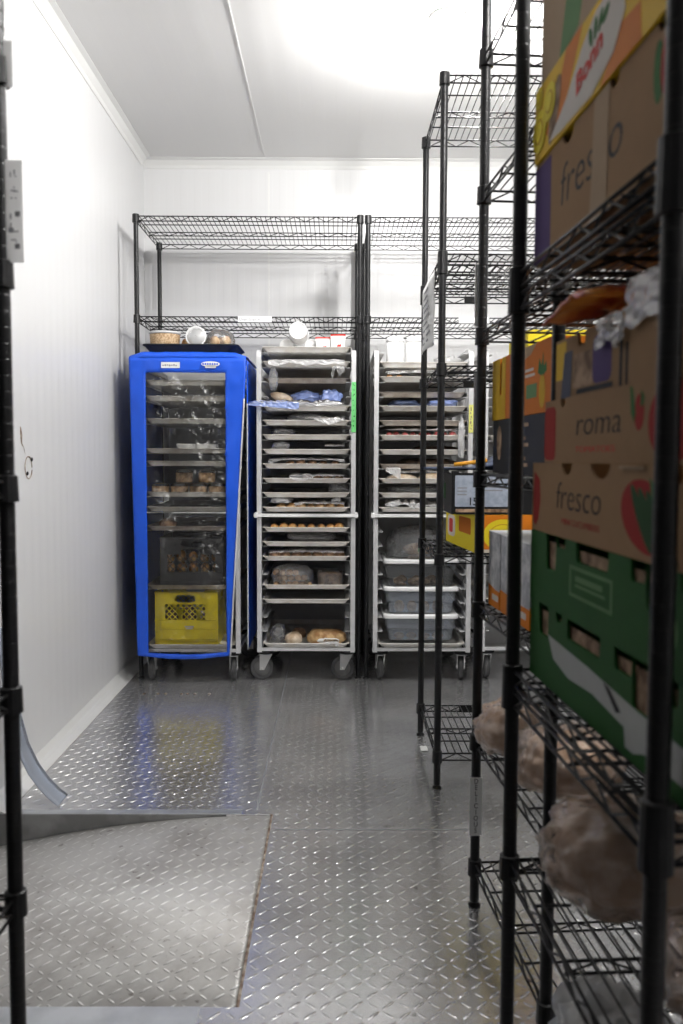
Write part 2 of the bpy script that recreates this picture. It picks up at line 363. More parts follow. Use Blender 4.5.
struct(MB().box((XR+T/2, (YF+YB)/2, ZC/2), (T, YB-YF+2*T, ZC)), 'wall_right', K['wall_x'])
struct(MB().box(((XL+XR)/2, YB+T/2, ZC/2), (XR-XL, T, ZC)), 'wall_back', K['wall_y'])
struct(MB().box(((XL+XR)/2, YF-T/2, ZC/2), (XR-XL, T, ZC)), 'wall_front', K['darkwall'])
# cove base along the left and back walls, small coves under the ceiling, panel joints
def cove(prof, path_axis, a, b, at, name, m):
    mb = MB()
    if path_axis == 'y': R_ = [[(at+p, t, q) for p, q in prof] for t in (a, b)]
    else: R_ = [[(t, at-p, q) for p, q in reversed(prof)] for t in (a, b)]
    struct(mb.loft(R_), name, m)
bp_ = [(0, .0015), (.064, .0015), (.05, .006), (.034, .012), (.018, .021), (.004, .036), (0, .04)]
cove(bp_, 'y', RY1+.002, YB, XL, 'baseboard_left', K['cove'])
cove(bp_, 'x', XL+.065, XR-.002, YB, 'baseboard_back', K['cove'])
cp_ = [(0, ZC-.052), (.004, ZC-.052), (.012, ZC-.035), (.034, ZC-.012), (.055, ZC-.004), (.055, ZC-.001), (0, ZC-.001)]
cove(cp_, 'y', YF+.01, YB-.056, XL, 'trim_7', K['cove'])
cove(cp_, 'x', XL+.001, XR-.002, YB, 'trim_8', K['cove'])
struct(MB().box((-.425, (YF+YB)/2, ZC-.0012), (.006, YB-YF-.14, .0024)), 'trim_9', K['cove'])
struct(MB().box((-.405, YB-.0012, ZC/2), (.010, .0024, ZC-.14)), 'trim_10', K['cove'])
# the marks a removed fitting left on the wall
mk = thing('wall_scar', 'brown ring scar with two screw heads on the white wall', 'wall mark', (XL, 3.162, 1.15))
mb = MB(); mb.tube([(.0012, .036*math.cos(t), .042*math.sin(t)) for t in [2*PI*k/28 for k in range(28)]], [.0018+.0016*abs(nz(k*.9, 3)) for k in range(28)], 5, closed=False)
mb.build('stain_ring', K['rust'], mk)
for y, z in ((.030, .030), (-.018, -.022)): MB().blob((.003, y, z), (.004, .0075, .008), 5, .2).build('screw', K['ink'], mk)
MB().tube([(.0012, -.03, .05), (.0012, -.045, .075), (.0012, -.066, .09), (.0012, -.07, .12), (.0012, -.073, .15)], [.0007, .001, .003, .005, .002], 5).build('scrape', K['rust'], mk)

# ceiling lamp: jelly-jar fitting
lamp = thing('ceiling_lamp', 'glaring globe lamp on the white ceiling above the black shelving', 'lamp', (.45, 3.5, ZC))
MB().lathe([(.075, 0), (.078, -.012), (.06, -.03), (.052, -.05), (.05, -.062)], 28).build('lamp_base', K['whitepl'], lamp)
MB().lathe([(.043, -.063), (.052, -.08), (.058, -.11), (.055, -.145), (.042, -.168), (.02, -.18), (.004, -.182)], 20).build('lamp_globe', K['globe'], lamp)

lamp2 = again(lamp, (.95, 1.30, ZC), 'second globe lamp on the ceiling, above the produce carton shelving')
for o in lamp2.children:
    if o.name.startswith('lamp_globe'): o.data = o.data.copy(); o.data.materials[0] = K['globe2']
# ------------------------------------------------------------------ wire shelving
PR = .0127
def post_mesh(h, grooves=True):
    prof = [(PR*.9, .012), (PR, .016)]
    z = .05
    while z < h-.03:
        prof += [(PR, z-.0024), (PR, z-.0009), (PR*.96, z-.0004), (PR*.96, z+.0004), (PR, z+.0009), (PR, z+.0024)]; z += .0254
    prof += [(PR, h-.004), (PR*.8, h), (0.001, h+.001)]
    return MB().lathe(prof, 12)
def truss(mb, p, q, dz, r=.003, pitch=.055, r2=.0022):
    P, Q = Vector(p), Vector(q); n = max(2, round((Q-P).length/pitch)); u = Vector((0, 0, dz))
    mb.tube([P+u, Q+u], r, 6); mb.tube([P-u, Q-u], r, 6)
    zz = []
    for k in range(n+1): zz.append(P.lerp(Q, k/n)+(u if k % 2 else -u))
    mb.tube(zz, r2, 4, smooth=False)
def shelf_mb(Lx, Ly, double=False, dz=.0125, pitch=.0254):
    """wire shelf between four posts: edge trusses, one middle truss, cross bars, close wires along the short side, four corner collars"""
    mb = MB()
    for lev in ((0, -.0365) if double else (0,)):
        e = .0145
        for a, b in (((e, 0), (Lx-e, 0)), ((e, Ly), (Lx-e, Ly)), ((0, e), (0, Ly-e)), ((Lx, e), (Lx, Ly-e))):
            truss(mb, (*a, lev), (*b, lev), dz)
        truss(mb, (.004, Ly/2, lev-.003), (Lx-.004, Ly/2, lev-.003), dz-.003, .0028)
        for f in (.25, .75): mb.tube([(.003, Ly*f, lev+dz-.005), (Lx-.003, Ly*f, lev+dz-.005)], .0028, 6)
        n = round((Lx-.03)/pitch)
        for k in range(n+1):
            x = .015+(Lx-.03)*k/n; mb.tube([(x, -.002, lev+dz+.0018), (x, Ly+.002, lev+dz+.0018)], .0021, 5)
    lo = -.056 if double else -.021
    for x in (0, Lx):
        for y in (0, Ly):
            mb.lathe([(PR+.0012, lo), (PR+.0062, lo+.001), (PR+.005, .021), (PR+.0012, .023)], 14, (x, y, 0), smooth=False)
    return mb
SH = {}
def make_unit(label, group, loc, rz, shelves, h, Lx=1.172, Ly=.585, foot=True):
    """shelves: list of (z, double)"""
    u = thing('wire_shelving_unit', label, 'shelving', loc, rz, group)
    key = ('post', h)
    if key not in SH: SH[key] = post_mesh(h).build('post', K['black'], u).data; first = True
    else: first = False
    for i, (x, y) in enumerate(((0, 0), (Lx, 0), (0, Ly), (Lx, Ly))):
        if first and i == 0: o = u.children[0]
        else: o = bpy.data.objects.new('post', SH[key]); C.objects.link(o); o.parent = u
        o.location = (x, y, 0)
        if 'foot' not in SH: SH['foot'] = MB().lathe([(.017, .001), (.017, .004), (.010, .009), (.006, .013)], 12).build('foot', K['blackpl'], o).data
        else:
            f = bpy.data.objects.new('foot', SH['foot']); C.objects.link(f); f.parent = o
    out = []
    for z, dbl in shelves:
        k2 = (Lx, Ly, dbl)
        if k2 not in SH: o = shelf_mb(Lx, Ly, dbl).build('wire_shelf', K['black'], u); SH[k2] = o.data
        else: o = bpy.data.objects.new('wire_shelf', SH[k2]); C.objects.link(o); o.parent = u
        o.location = (0, 0, z); out.append(o)
    return u, out
G_U = 'black wire shelving units beside the aisle'
# three units end-on to the aisle, their long side running away to the wall
UA = dict(loc=(.371, 2.955, 0), rz=0.0)
UB = dict(loc=(.416, 1.575, 0), rz=math.radians(4.1))
UC = dict(loc=(.342, .862, 0), rz=math.radians(2.9))
uA, sA = make_unit('farthest black wire shelving unit beside the aisle, its top just below the lamp', G_U, shelves=[(.115, False), (.83, False), (1.5, False), (1.885, True), (2.487, False)], h=2.51, **UA)
uB, sB = make_unit('black wire shelving unit holding white orange-based cartons, grey tag near its foot', G_U, shelves=[(.105, False), (.445, False), (.797, False), (1.136, False), (1.5, False), (1.852, False), (2.187, False), (2.487, False)], h=2.51, **UB)
uC, sC = make_unit('black wire shelving unit loaded with brown and green produce cartons', G_U, shelves=[(.13, False), (.464, False), (.808, True), (1.492, True), (2.2, False)], h=2.51, **UC)
uD, sD = make_unit('black wire shelving post and shelves close to the white wall with the ring scar', G_U, loc=(-1.115, 1.354, 0), rz=-PI/2, shelves=[(.13, False), (.448, False), (.792, False), (1.138, False), (1.478, False), (1.79, False)], h=2.3)
G_O = 'overhead wire shelving behind the pan racks'
uE, sE = make_unit('dark wire overhead shelving spanning above the blue-covered rack, with printed shelf tag', G_O, loc=(-1.045, 4.466, 0), rz=0, shelves=[(1.916, False), (2.434, False)], h=2.45)
uF, sF = make_unit('dark wire overhead shelving partly hidden behind the black aisle shelving', G_O, loc=(.169, 4.466, 0), rz=0, shelves=[(1.916, False), (2.434, False)], h=2.45)
def ulocal(U, x, y, z):
    c, s = math.cos(U['rz']), math.sin(U['rz']); return (U['loc'][0]+c*x-s*y, U['loc'][1]+s*x+c*y, z)
# tags on shelf rims and posts
def rim_tag(shelf, x, y, w, h, m, name='shelf_tag', txt=None, tz=0):
    t = MB().box((x, y-.0055, tz), (w, .003, h), bev=.0006).build(name, m, shelf)
    if txt: text_part(txt, h*.78, K['greyink'], t, face_my(x-w*.47, y-.0072, tz-h*.26), sx=.92)
    return t
rim_tag(sE[0], .62, 0, .178, .030, K['whitepl'], txt='Over Shelf 4').__setitem__('label', 'white tag printed Over Shelf 4')
rim_tag(sF[0], .56, 0, .16, .030, K['whitepl'])['label'] = 'blank white shelf tag'
for i, dz in ((0, 0), (1, -.0), (2, 0), (3, -.036)): rim_tag(sA[i], .195, .585, .060, .030, K['blackpl'], tz=dz)
def post_tag(post, z, h, w, m, dx=0., txt=None, y=-.0165, name='post_tag', label=None, tm='ink', size=.02, dy=.0235):
    t = MB().box((dx, y, z), (w, .0025, h), bev=.0005).build(name, m, post)
    if label: t['label'] = label
    if txt:
        n = len(txt)
        for i, ch in enumerate(txt):
            if ch != ' ': text_part(ch, size, K[tm], t, face_my(dx, y-.0014, z+h/2-dy*(i+.95)), align='CENTER', sx=.8, name='printed_letter')
    return t
bpost = [o for o in uB.children if o.name.startswith('post')]
post_tag(bpost[2], .277, .156, .032, K['greytag'], -.0035, 'DELICIOUS', label='grey tag lettered DELICIOUS down the post', size=.0195, dy=.0165)
post_tag(bpost[2], 1.607, .158, .033, K['whitepl'], 0., y=.0165)
post_tag(bpost[2], 1.335, .15, .030, K['greytag'], 0., y=.0165)
dpost = [o for o in uD.children if o.name.startswith('post')]
# tag on the end post close to the wall, facing the aisle
M90 = Matrix.Rotation(PI/2, 4, 'Z')
def flat_local(mb):
    o = MB(); o.add([tuple(M90 @ Vector(v)) for v in mb.v], mb.f); return o
t = flat_local(MB().box((.0225, -.006, 1.575), (.030, .0012, .158))).build('post_tag', K['tagwhite'], dpost[2]); t['label'] = 'white tag sticking out above the collar'
mk = MB(); rnd = random.Random(5)
for i in range(6):
    for k in range(3): mk.box((.024+rnd.uniform(-.006, .006), -.0069, 1.632-.021*i+rnd.uniform(-.006, .006)), (rnd.choice((.002, .008)), .0005, rnd.choice((.002, .008))))
flat_local(mk).build('printed_marks', K['greyink'], t)
flat_local(MB().box((.019, -.006, 1.80), (.014, .0012, .07))).build('post_tag', K['tagwhite'], dpost[2])

# ------------------------------------------------------------------ pan racks
W = .522; DEP = .66
LED = [.265+.0763*i for i in range(8)]+[.906+.0758*j for j in range(12)]
def caster(parent, x, y, spin, brake=False, trail=.022):
    c = MB(); c.lathe([(.038, .143), (.042, .150), (.042, .156), (.036, .160)], 20)
    c = c.build('caster_bumper', K['blackpl'], parent); c.location = (x, y, 0)
    R_ = Matrix.Rotation(spin, 4, 'Z'); R0 = R_.copy(); R_ = R_ @ Matrix.Translation((trail, 0, 0))
    f = MB()
    for s in (-1, 1):
        f.prism([(-.034-trail, .142), (.034-trail, .142), (.012, .055), (-.012, .055)], .003, R_ @ Matrix(((1, 0, 0, 0), (0, 0, 1, s*.019-.0015), (0, 1, 0, 0), (0, 0, 0, 1))))
    f.box((0, 0, .138), (.06, .041, .006), R0); f.tube([R_ @ Vector((0, -.024, .064)), R_ @ Vector((0, .024, .064))], .007, 8)
    if brake: f.tube([R_ @ Vector(p) for p in ((.035, -.026, .095), (.01, -.027, .06), (-.045, -.027, .032))], [.006, .010, .005], 6)
    f.build('caster_fork', K['zinc'], c)
    Rw = R_ @ Matrix.Translation((0, 0, .064)) @ Matrix.Rotation(PI/2, 4, 'X')
    w_ = MB().lathe([(.045, -.0125), (.058, -.014), (.063, -.009), (.0635, 0), (.063, .009), (.058, .014), (.045, .0125)], 26, M=Rw)
    w_ = w_.build('wheel', K['rubber'], c)
    MB().lathe([(.012, -.0152), (.0435, -.0135), (.0435, .0135), (.012, .0152)], 22, M=Rw).build('wheel_hub', K['hub'], c)
def make_rack(label, loc, rz=0., ledges=LED, spins=(0, 0, 0, 0), brakes=(), crossbar=True, top=1.758):
    r = thing('pan_rack', label, 'rack', loc, rz, 'aluminium pan racks along the back wall')
    hx = W/2-.0135
    for s in (-1, 1):
        pts = [(s*hx, .0135, .158), (s*hx, .0135, top-.06)]
        for k in range(1, 7):
            a = PI/2*k/6; pts.append((s*hx, .0135+.045*(1-math.cos(a)), top-.0585+.045*math.sin(a)))
        for k in range(0, 7):
            a = PI/2*k/6; pts.append((s*hx, DEP-.0135-.045*(1-math.sin(a)), top-.0585+.045*math.cos(a)))
        pts += [(s*hx, DEP-.0135, .158)]
        MB().tube(pts, .0165, 4, smooth=False, twist=.5).build('side_frame', K['alu'], r)
        sl = MB()
        for z in ledges:
            sl.box((s*(hx-.013), DEP/2, z+.012), (.0022, DEP-.06, .026)); sl.box((s*(hx-.026), DEP/2, z-.0013), (.028, DEP-.06, .0022))
        sl.build('ledge_rails', K['alu'], r)
    b = MB()
    for y in (.0135, DEP-.0135): b.tube([(-W/2, y, .172), (W/2, y, .172)], .0115, 4, twist=.5, smooth=False)
    for s in (-1, 1): b.tube([(s*hx, .01, .172), (s*hx, DEP-.01, .172)], .010, 4, twist=.5, smooth=False)
    b.build('base_frame', K['alu'], r)
    MB().tube([(-hx, DEP-.0135, top-.046), (hx, DEP-.0135, top-.046)], .010, 6).build('rear_tie', K['alu'], r)
    if crossbar:
        cb = MB(); cb.tube([(-W/2-.012, -.010, .889), (W/2+.012, -.010, .889)], .0112, 4, twist=.5, smooth=False)
        for s in (-1, 1): cb.box((s*(W/2+.002), .012, .889), (.016, .062, .028), bev=.003)
        cb.build('cross_bar', K['whitepl'], r)['label'] = 'white pan stop bar across the front'
    for i, (x, y) in enumerate(((-hx+.03, .05), (hx-.03, .05), (-hx+.012, DEP-.09), (hx-.012, DEP-.09))): caster(r, x, y, spins[i], i in brakes, trail=.022)
    return r
R1L = [1.563, 1.482, 1.366, 1.211, 1.145, .984, .907, .806, .495]
r1 = make_rack('aluminium pan rack inside the zipped blue cover', (-.757, 4.365, 0), 0., R1L, (PI/2, PI/2+.1, .3, .2), crossbar=False, top=1.675)
r2 = make_rack('uncovered aluminium pan rack standing next to the blue-covered rack', (-.152, 4.395, 0), 0., LED, (PI+.1, PI-.15, .6, 2.6), (0,))
r3 = make_rack('aluminium pan rack holding three lidded tubs, half hidden behind black posts', (.462, 4.395, 0), 0., LED, (PI/2+.15, PI/2-.1, .6, 2.6))
r4 = make_rack('aluminium pan rack nearly hidden behind the cartons, fourth along the back wall', (1.04, 4.42, 0), 0., LED, (PI/2, PI/2+.3, .6, 2.6))
def tape(rack, x, z0, z1, m, n, col, label):
    t = MB().box((x, -.0013, (z0+z1)/2), (.0235, .0015, z1-z0)).build('tape_label', m, rack); t['label'] = label
    mk = MB(); rnd = random.Random(n)
    for i in range(n):
        z = z1-.012-(z1-z0-.02)*i/n
        for k in range(3): mk.box((x+rnd.uniform(-.004, .004), -.0022, z+rnd.uniform(-.006, .002)), (rnd.choice((.002, .006)), .0008, rnd.choice((.002, .007))))
    mk.build('printed_marks', K[col], t)
tape(r2, W/2-.0135, 1.325, 1.585, K['greentape'], 9, 'darkgreen', 'green tape with dark marks')
tape(r3, W/2-.0135, 1.325, 1.47, K['yellowtape'], 8, 'rust', 'yellow tape with brown marks')
# ------------------------------------------------------------------ sheet pans
def pan_mb(w=.457, l=.655, h=.026, wall=.0012):
    def ring(ins, z, r=.018):
        a, b = w/2-ins, l/2-ins
        return [(x, y, z) for x, y in rrect(-a, -b, a, b, r, 4)]
    rs = [ring(.0, h-.005), ring(-.0035, h-.002), ring(-.001, h), ring(.0035, h-.0012), ring(.019, wall), ring(.06, wall)]
    n = len(rs[0]); mb = MB(); mb.loft(rs, cap=False); mb.add(rs[-1], [tuple(range(n))])
    mb.loft([ring(.0035, h-.004), ring(.019, 0)], cap=False); mb.add(ring(.019, 0), [tuple(reversed(range(n)))])
    return mb
PAN = pan_mb().build('sheet_pan', K['pan']); PANMESH = PAN.data; bpy.data.objects.remove(PAN)
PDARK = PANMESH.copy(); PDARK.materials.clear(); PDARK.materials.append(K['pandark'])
def pan(rx, ry, z, label, group, dark=False, dy=0., rz=0., sx=1.):
    o = bpy.data.objects.new('sheet_pan', PDARK if dark else PANMESH); C.objects.link(o); o.location = (rx, ry+.33+dy, z+.0006); o.rotation_euler.z = rz; o.scale.x = sx
    return tag(o, label, 'sheet pan', group)
# ------------------------------------------------------------------ pans, level by level
P2, P3, P1, P4 = {}, {}, {}, {}
BASEZ = .1805
G2 = 'sheet pans in the uncovered rack beside the blue-covered rack'
txt2 = {19: 'empty-sided pan carrying white cups and two red-topped bags on top of the uncovered rack', 18: 'sheet pan under a thick white band of wrap, near the top of the uncovered rack',
        17: 'dark recessed sheet pan just above the blue bags in the uncovered rack', 15: 'sheet pan under the blue bags, beside the top of the green tape',
        14: 'sheet pan with a clear bag spilling over its lip, directly below the blue bags', 13: 'sheet pan level with the bottom of the green tape',
        12: 'sheet pan with a few flat brown pastries, one level under the green tape', 11: 'sheet pan with a row of brown pastries, two levels under the green tape',
        10: 'sheet pan with wrap drooping from its middle, two levels above the wrapped rolls', 9: 'bare sheet pan just above the wrapped rolls over the white cross bar',
        8: 'sheet pan of wrapped rolls resting right above the white cross bar', 7: 'sheet pan of golden pastries right below the white cross bar',
        6: 'bright clean sheet pan below the golden pastries', 5: 'sheet pan of wrapped dark pastries, just above the bagged cookies',
        3: 'sheet pan carrying a bag of cookies and a wrapped round cake', 2: 'bare bright sheet pan under the bagged cookies'}
for k, l in txt2.items():
    P2[k] = pan(-.152, 4.395, LED[k], l, G2, dark=k in (17,), dy=.10 if k == 17 else (-.002 if k != 18 else 0), sx=1.)
P2['b'] = pan(-.152, 4.395, BASEZ, 'lowest sheet pan of the uncovered rack, holding a long golden loaf', G2)
G3 = 'sheet pans in the rack with lidded tubs'
txt3 = {18: 'topmost sheet pan of the tub rack, carrying two white canisters', 17: 'sheet pan with small wrapped orange buns, below the white canisters', 16: 'dark recessed sheet pan above the blue bag in the tub rack',
        15: 'sheet pan with dark greens and a blue bag beside the yellow tape', 14: 'tan stained sheet pan just above the pink pastries', 13: 'sheet pan of pink iced pastries',
        12: 'sheet pan between the pink pastries and the dark slab cake', 11: 'dark recessed sheet pan with a slab of dark cake', 10: 'sheet pan with pale braided loaves and trailing wrap',
        9: 'dull sheet pan just below the pale loaves', 8: 'sheet pan under shiny wrap, just above the white bar of the tub rack'}
for k, l in txt3.items():
    P3[k] = pan(.462, 4.395, LED[k], l, G3, dark=k in (16, 14, 11), dy=.06 if k in (16, 11) else 0)
P3['b'] = pan(.462, 4.395, BASEZ, 'lowest sheet pan of the tub rack, under the three lidded tubs', G3)
G1 = 'sheet pans behind the clear window of the blue cover'
lab1 = ['topmost pan behind the clear window of the blue cover', 'second pan from the top behind the clear window', 'pan above the white box behind the clear window', 'pan carrying the flat white box behind the clear window',
        'pan just under the white box pan behind the clear window', 'pan carrying round brown jars behind the clear window', 'bright pan under the jars, level with the window seam', 'dim pan just above the charcoal crate', 'pan holding the charcoal crate, just above the yellow crate']
for z, l in zip(R1L, lab1): P1[z] = pan(-.757, 4.365, z, l, G1, dark=z in (.495, .806))
P1['b'] = pan(-.757, 4.365, BASEZ, 'lowest pan behind the clear window, holding the yellow crate', G1)
for k, l in ((18, 'top pan of the nearly hidden fourth rack'), (15, 'upper pan of the nearly hidden fourth rack, level with the yellow tape'), (13, 'pan of the nearly hidden fourth rack, above the black box with the blue label'),
             (10, 'middle pan of the nearly hidden fourth rack'), (5, 'pan of the nearly hidden fourth rack seen behind the white cartons'), (2, 'lowest pan of the nearly hidden fourth rack')):
    pan(1.04, 4.42, LED[k], l, 'sheet pans in the nearly hidden rack')

F2, F3 = 4.395, 4.395                    # rack front planes
FLOORP = .0022                           # pan floor above its ledge
def item(mb, name, m, label, cat, group=None, loc=(0, 0, 0), rz=0.):
    return tag(mb.build(name, m, None, loc, rz), label, cat, group)
def wrap(x0, x1, zrim, yfront, depth, drop, seed, m, label, amp=.016, name='plastic_wrap', lift=.004, cat='plastic wrap', group='pieces of plastic wrap in the pan racks', nu=46, nv=26, overhang=None, dropfn=None):
    """crumpled sheet lying over a pan from its middle to the front lip and hanging down in front of it"""
    def fn(u, v):
        x = x0+(x1-x0)*u
        n = abs(nz(u*5+seed, v*4, seed))+.6*abs(nz(u*13+seed, v*9, seed*2)); e = min(1, 6*min(u, 1-u)+.25)
        d = drop*(max(.12, .55+1.1*nz(u*3.3+seed*3, seed)) if dropfn is None else dropfn(u))
        if v < .7:
            t = v/.7; y = yfront+depth*(1-t)-.010*t; z = zrim+lift+amp*n*e*(1 if t < .85 else 1-(t-.85)*3)+.0015
        else:
            t = (v-.7)/.3; y = yfront-.010-.006*t-.014*abs(nz(u*9+seed, v*6)); z = zrim+lift+amp*n*e*.55*(1-t)+.0015-d*t
        return (x+.006*nz(u*8, v*8, seed), y, z)
    mb = MB().grid(fn, nu, nv); o = mb.build(name, m)
    return tag(o, label, cat, group)
def bag(c, d, seed, m, label, flat, name='plastic_bag', cat='bag', group=None, amp=.22, freq=2.6, n=18, pw=.85, rz=0., crk=.05):
    mb = MB().blob((0, 0, c[2]), d, n, amp, freq, seed, flat, pw=pw, crk=crk); o = mb.build(name, m, None, (c[0], c[1], 0), rz)
    return tag(o, label, cat, group)
def lumps(name, m, label, cat, group, spots, dims, seed=1, amp=.16, freq=2.4, n=9, pw=1.):
    """one small baked piece, copied to each spot (x, y, z of its underside)"""
    first = None; out = []; dims = (dims[0]*.90, dims[1]*.92, dims[2]*(.66 if group not in ('rolls in the charcoal crate', 'loaves in the yellow crate', 'cookies in the clear bag', 'round brown cakes in the middle tub', 'bagged pastries on the black tray') else .92))
    for i, (x, y, z) in enumerate(spots):
        if first is None:
            mb = MB().blob((0, 0, dims[2]*.82), dims, n, amp, freq, seed, 0., pw=pw); first = tag(mb.build(name, m), label, cat, group); o = first
        else: o = first.copy(); C.objects.link(o)
        o.location = (x, y, z); o.rotation_euler.z = random.uniform(0, 6) if abs(dims[0]-dims[1]) < .25*dims[0] else random.uniform(-.2, .2)
        s = random.uniform(.9, 1.06); o.scale = (s, s, s); out.append(o)
    return out
def zr(k): return LED[k]+.0266           # rim height of the pan on ledge k
def zf(k): return LED[k]+FLOORP
def xs(cx, w, n, j=.004): return [cx-w/2+w*(i+.5)/n+random.uniform(-j, j) for i in range(n)]

# ---- uncovered rack (second): from the top down
z0 = zf(19)
def cup(loc, label, r=.039, l=.105, tilt=0., yaw=0.):
    t = thing('deli_cup', label, 'cup', loc, 0, 'white cups on top of the uncovered rack')
    R_ = Matrix.Rotation(yaw, 4, 'Z') @ Matrix.Rotation(PI/2+tilt, 4, 'X')
    MB().lathe([(r*.3, -.003), (r*.86, -.003), (r*.9, .0), (r*.97, -.003), (r, -.02), (r*1.05, -l), (r*1.0, -l), (r*.93, -.03), (.002, -.026)], 24, M=R_).build('cup_body', K['whitepl'], t)
    MB().lathe([(r*1.05, -l*.93), (r*1.13, -l*.95), (r*1.13, -l*.995), (r*1.05, -l)], 24, M=R_, cap=False).build('cup_rim', K['whitepl'], t)
    return t
cup((-.262, 4.52, z0+.0445), 'white cup lying at the blue-cover end of the top pan')
cup((-.128, 4.53, z0+.0445), 'white cup lying under the others, next to the red-topped bags')
cup((-.196, 4.42, z0+.112), 'biggest white cup lying on top of two others on the pan', .048, .115, -.08)
def sugar_bag(loc, w, h, label, rz=0.):
    t = thing('paper_bag', label, 'bag', loc, rz, 'white bags with red tops'); d = .05
    mb = MB(); rings = []
    for f, s, dd in ((0, .80, 1), (.06, .84, 1.05), (.35, .90, 1.05), (.7, .98, .7), (.88, 1.03, .3), (1, 1.05, .08)):
        a, b_ = w/2*s, d/2*dd; rings.append([(-a, -b_*.8, h*f), (-a*.7, -b_, h*f), (a*.7, -b_, h*f), (a, -b_*.8, h*f), (a, b_*.8, h*f), (a*.7, b_, h*f), (-a*.7, b_, h*f), (-a, b_*.8, h*f)])
    mb.loft(rings).build('bag_body', K['paper'], t)
    MB().box((0, 0, h+.001), (w*1.05, .007, .009)).build('bag_top_band', K['redink'], t)['label'] = 'red top edge'
    yy = -d/2*1.05-.0004
    printed([[(x*w*.34-.004, y*h+.2*h) for x, y in p] for p in (((-.1, 0), (.3, .05), (.55, .22), (.25, .28), (-.05, .16)), ((.35, .12), (.9, .16), (.75, .3), (.5, .26)), ((-.35, .02), (-.1, .03), (-.12, .1), (-.3, .1)))], face_my(0, yy, 0), K['redink'], t, 'printed_logo', .0012)
    return t
sugar_bag((-.066, 4.50, z0+.001), .078, .082, 'smaller white bag with red top edge, next to the white cups')
sugar_bag((.013, 4.48, z0+.001), .076, .094, 'taller white bag with red top edge, near the end of the top pan', -.06)
wrap(-0.35, 0.046, zr(18)+.002, F2+.0005, .22, .034, 3.1, K['wrapthick'], 'thick gathered band of white wrap across the second-highest pan of the uncovered rack', .012, dropfn=lambda u: .7+.5*nz(u*5, 1))
wrap(-0.02, 0.046, zr(18)-.045, F2-.016, .012, .075, 6.2, K['wrap'], 'clump of clear wrap hanging under the end of the white band', .01, lift=.012, nu=20, nv=18)
bag((-.325, F2+.03, 1.60), (.022, .02, .055), 4.4, K['wrap'], 'twisted streamer of clear wrap hanging above the blue bags', 1.54, amp=.5, freq=4, name='plastic_wrap', cat='plastic wrap')
item(MB().blob((0, 0, 0), (.062, .028, .024), 10, .2, 3, 2, M=Matrix.Rotation(.28, 4, 'Y')), 'bread_stick', K['breadpale'], 'short tan baguette end poking out above the blue bags', 'bread', loc=(-.290, F2+.15, 1.516))
wrap(-.452, -.19, zr(15)+.005, F2-.016, .006, .034, 2.2, K['bluefilm'], 'blue film sagging out past the rack post at the end of the pan', .012, lift=.008, name='blue_film', cat='film', group=None, dropfn=lambda u: .5+.6*u)
wrap(-0.35, 0.046, zr(15)+.004, F2+.012, .05, .012, 7.7, K['wrapthick'], 'crumpled clear wrap spread between the blue bags on the pan', .035, lift=.003)
bag((-.158, F2+.17, 1.515), (.075, .06, .035), 5.5, K['bluefilm'], 'blue bag lying flat in the middle of the pan beside the green tape', 1.482, amp=.35, name='blue_bag', group='blue bags in the uncovered rack')
bag((-.022, F2+.135, 1.508), (.055, .05, .048), 9.2, K['bluefilm'], 'tall peaked blue bag closest to the green tape', 1.477, amp=.4, name='blue_bag', group='blue bags in the uncovered rack')
bag((-.15, F2+.19, zr(14)+.017), (.115, .12, .026), 1.7, K['wrapmid'], 'domed clear bag on the pan directly under the blue bags', zr(14)+.006, amp=.25)
wrap(-0.16, 0.045, zr(14)+.003, F2-.001, .035, .032, 8.3, K['wrapthick'], 'tail of the clear bag spilling over the lip under the blue bags', .012, dropfn=lambda u: max(.05, 1.1-abs(u-.62)*2.4))
bag((-.28, F2+.12, zr(13)+.012), (.06, .08, .022), 2.9, K['wrap'], 'small clear bag lying on the pan level with the end of the green tape', zr(13)+.003, amp=.3)
lumps('flat_pastry', K['brownbake'], 'flat brown pastry on the pan one level under the green tape', 'pastry', 'flat brown pastries', [(x, F2+.07, zf(12)) for x in xs(-.10, .24, 3)], (.04, .045, .021), 3)
bag((-.29, F2+.07, zr(12)+.016), (.045, .04, .022), 6.1, K['wrap'], 'ring of clear film on the pan with flat brown pastries', zr(12)+.003, amp=.4)
wrap(-0.06, 0.046, zr(12)+.012, F2+.004, .1, .004, 4.9, K['wrap'], 'clear film over the end of the flat brown pastries', .012)
lumps('brown_pastry', K['brownbake'], 'brown pastry in the row two levels under the green tape', 'pastry', 'row of brown pastries', [(x, F2+.062, zf(11)) for x in xs(-.12, .30, 5)], (.030, .042, .036), 5)
wrap(-0.35, 0.046, zr(11)+.016, F2+.004, .16, .022, 5.3, K['wrapmid'], 'clear film over the row of brown pastries, gathered at both ends', .014, dropfn=lambda u: max(.1, 1.2-u*6, (u-.85)*5))
lumps('round_roll', K['brownbake'], 'round brown roll on the pan with film drooping from its middle', 'roll', 'round brown rolls', [(x, F2+.065, zf(10)) for x in xs(-.062, .22, 4)], (.030, .034, .033), 7)
wrap(-0.24, 0.046, zr(10)+.010, F2+.004, .16, .04, 9.9, K['wrapmid'], 'clear film drooping in a point over the round brown rolls', .014, dropfn=lambda u: max(.12, 1.0-abs(u-.2)*3.2))
bag((.02, F2+.11, zr(9)+.018), (.055, .09, .026), 3.6, K['wrap'], 'clear film heaped at the end of the bare pan above the wrapped rolls', zr(9)+.003, amp=.3)
lumps('wrapped_roll', K['bread'], 'golden roll under film just above the white cross bar', 'roll', 'rolls under film above the cross bar', [(x, F2+.06, zf(8)) for x in xs(-.13, .37, 7)], (.030, .04, .034), 9)
wrap(-.215, 0.046, zr(8)+.015, F2+.004, .17, .012, 12.4, K['wrapmid'], 'shiny film over the golden rolls above the white cross bar', .02)
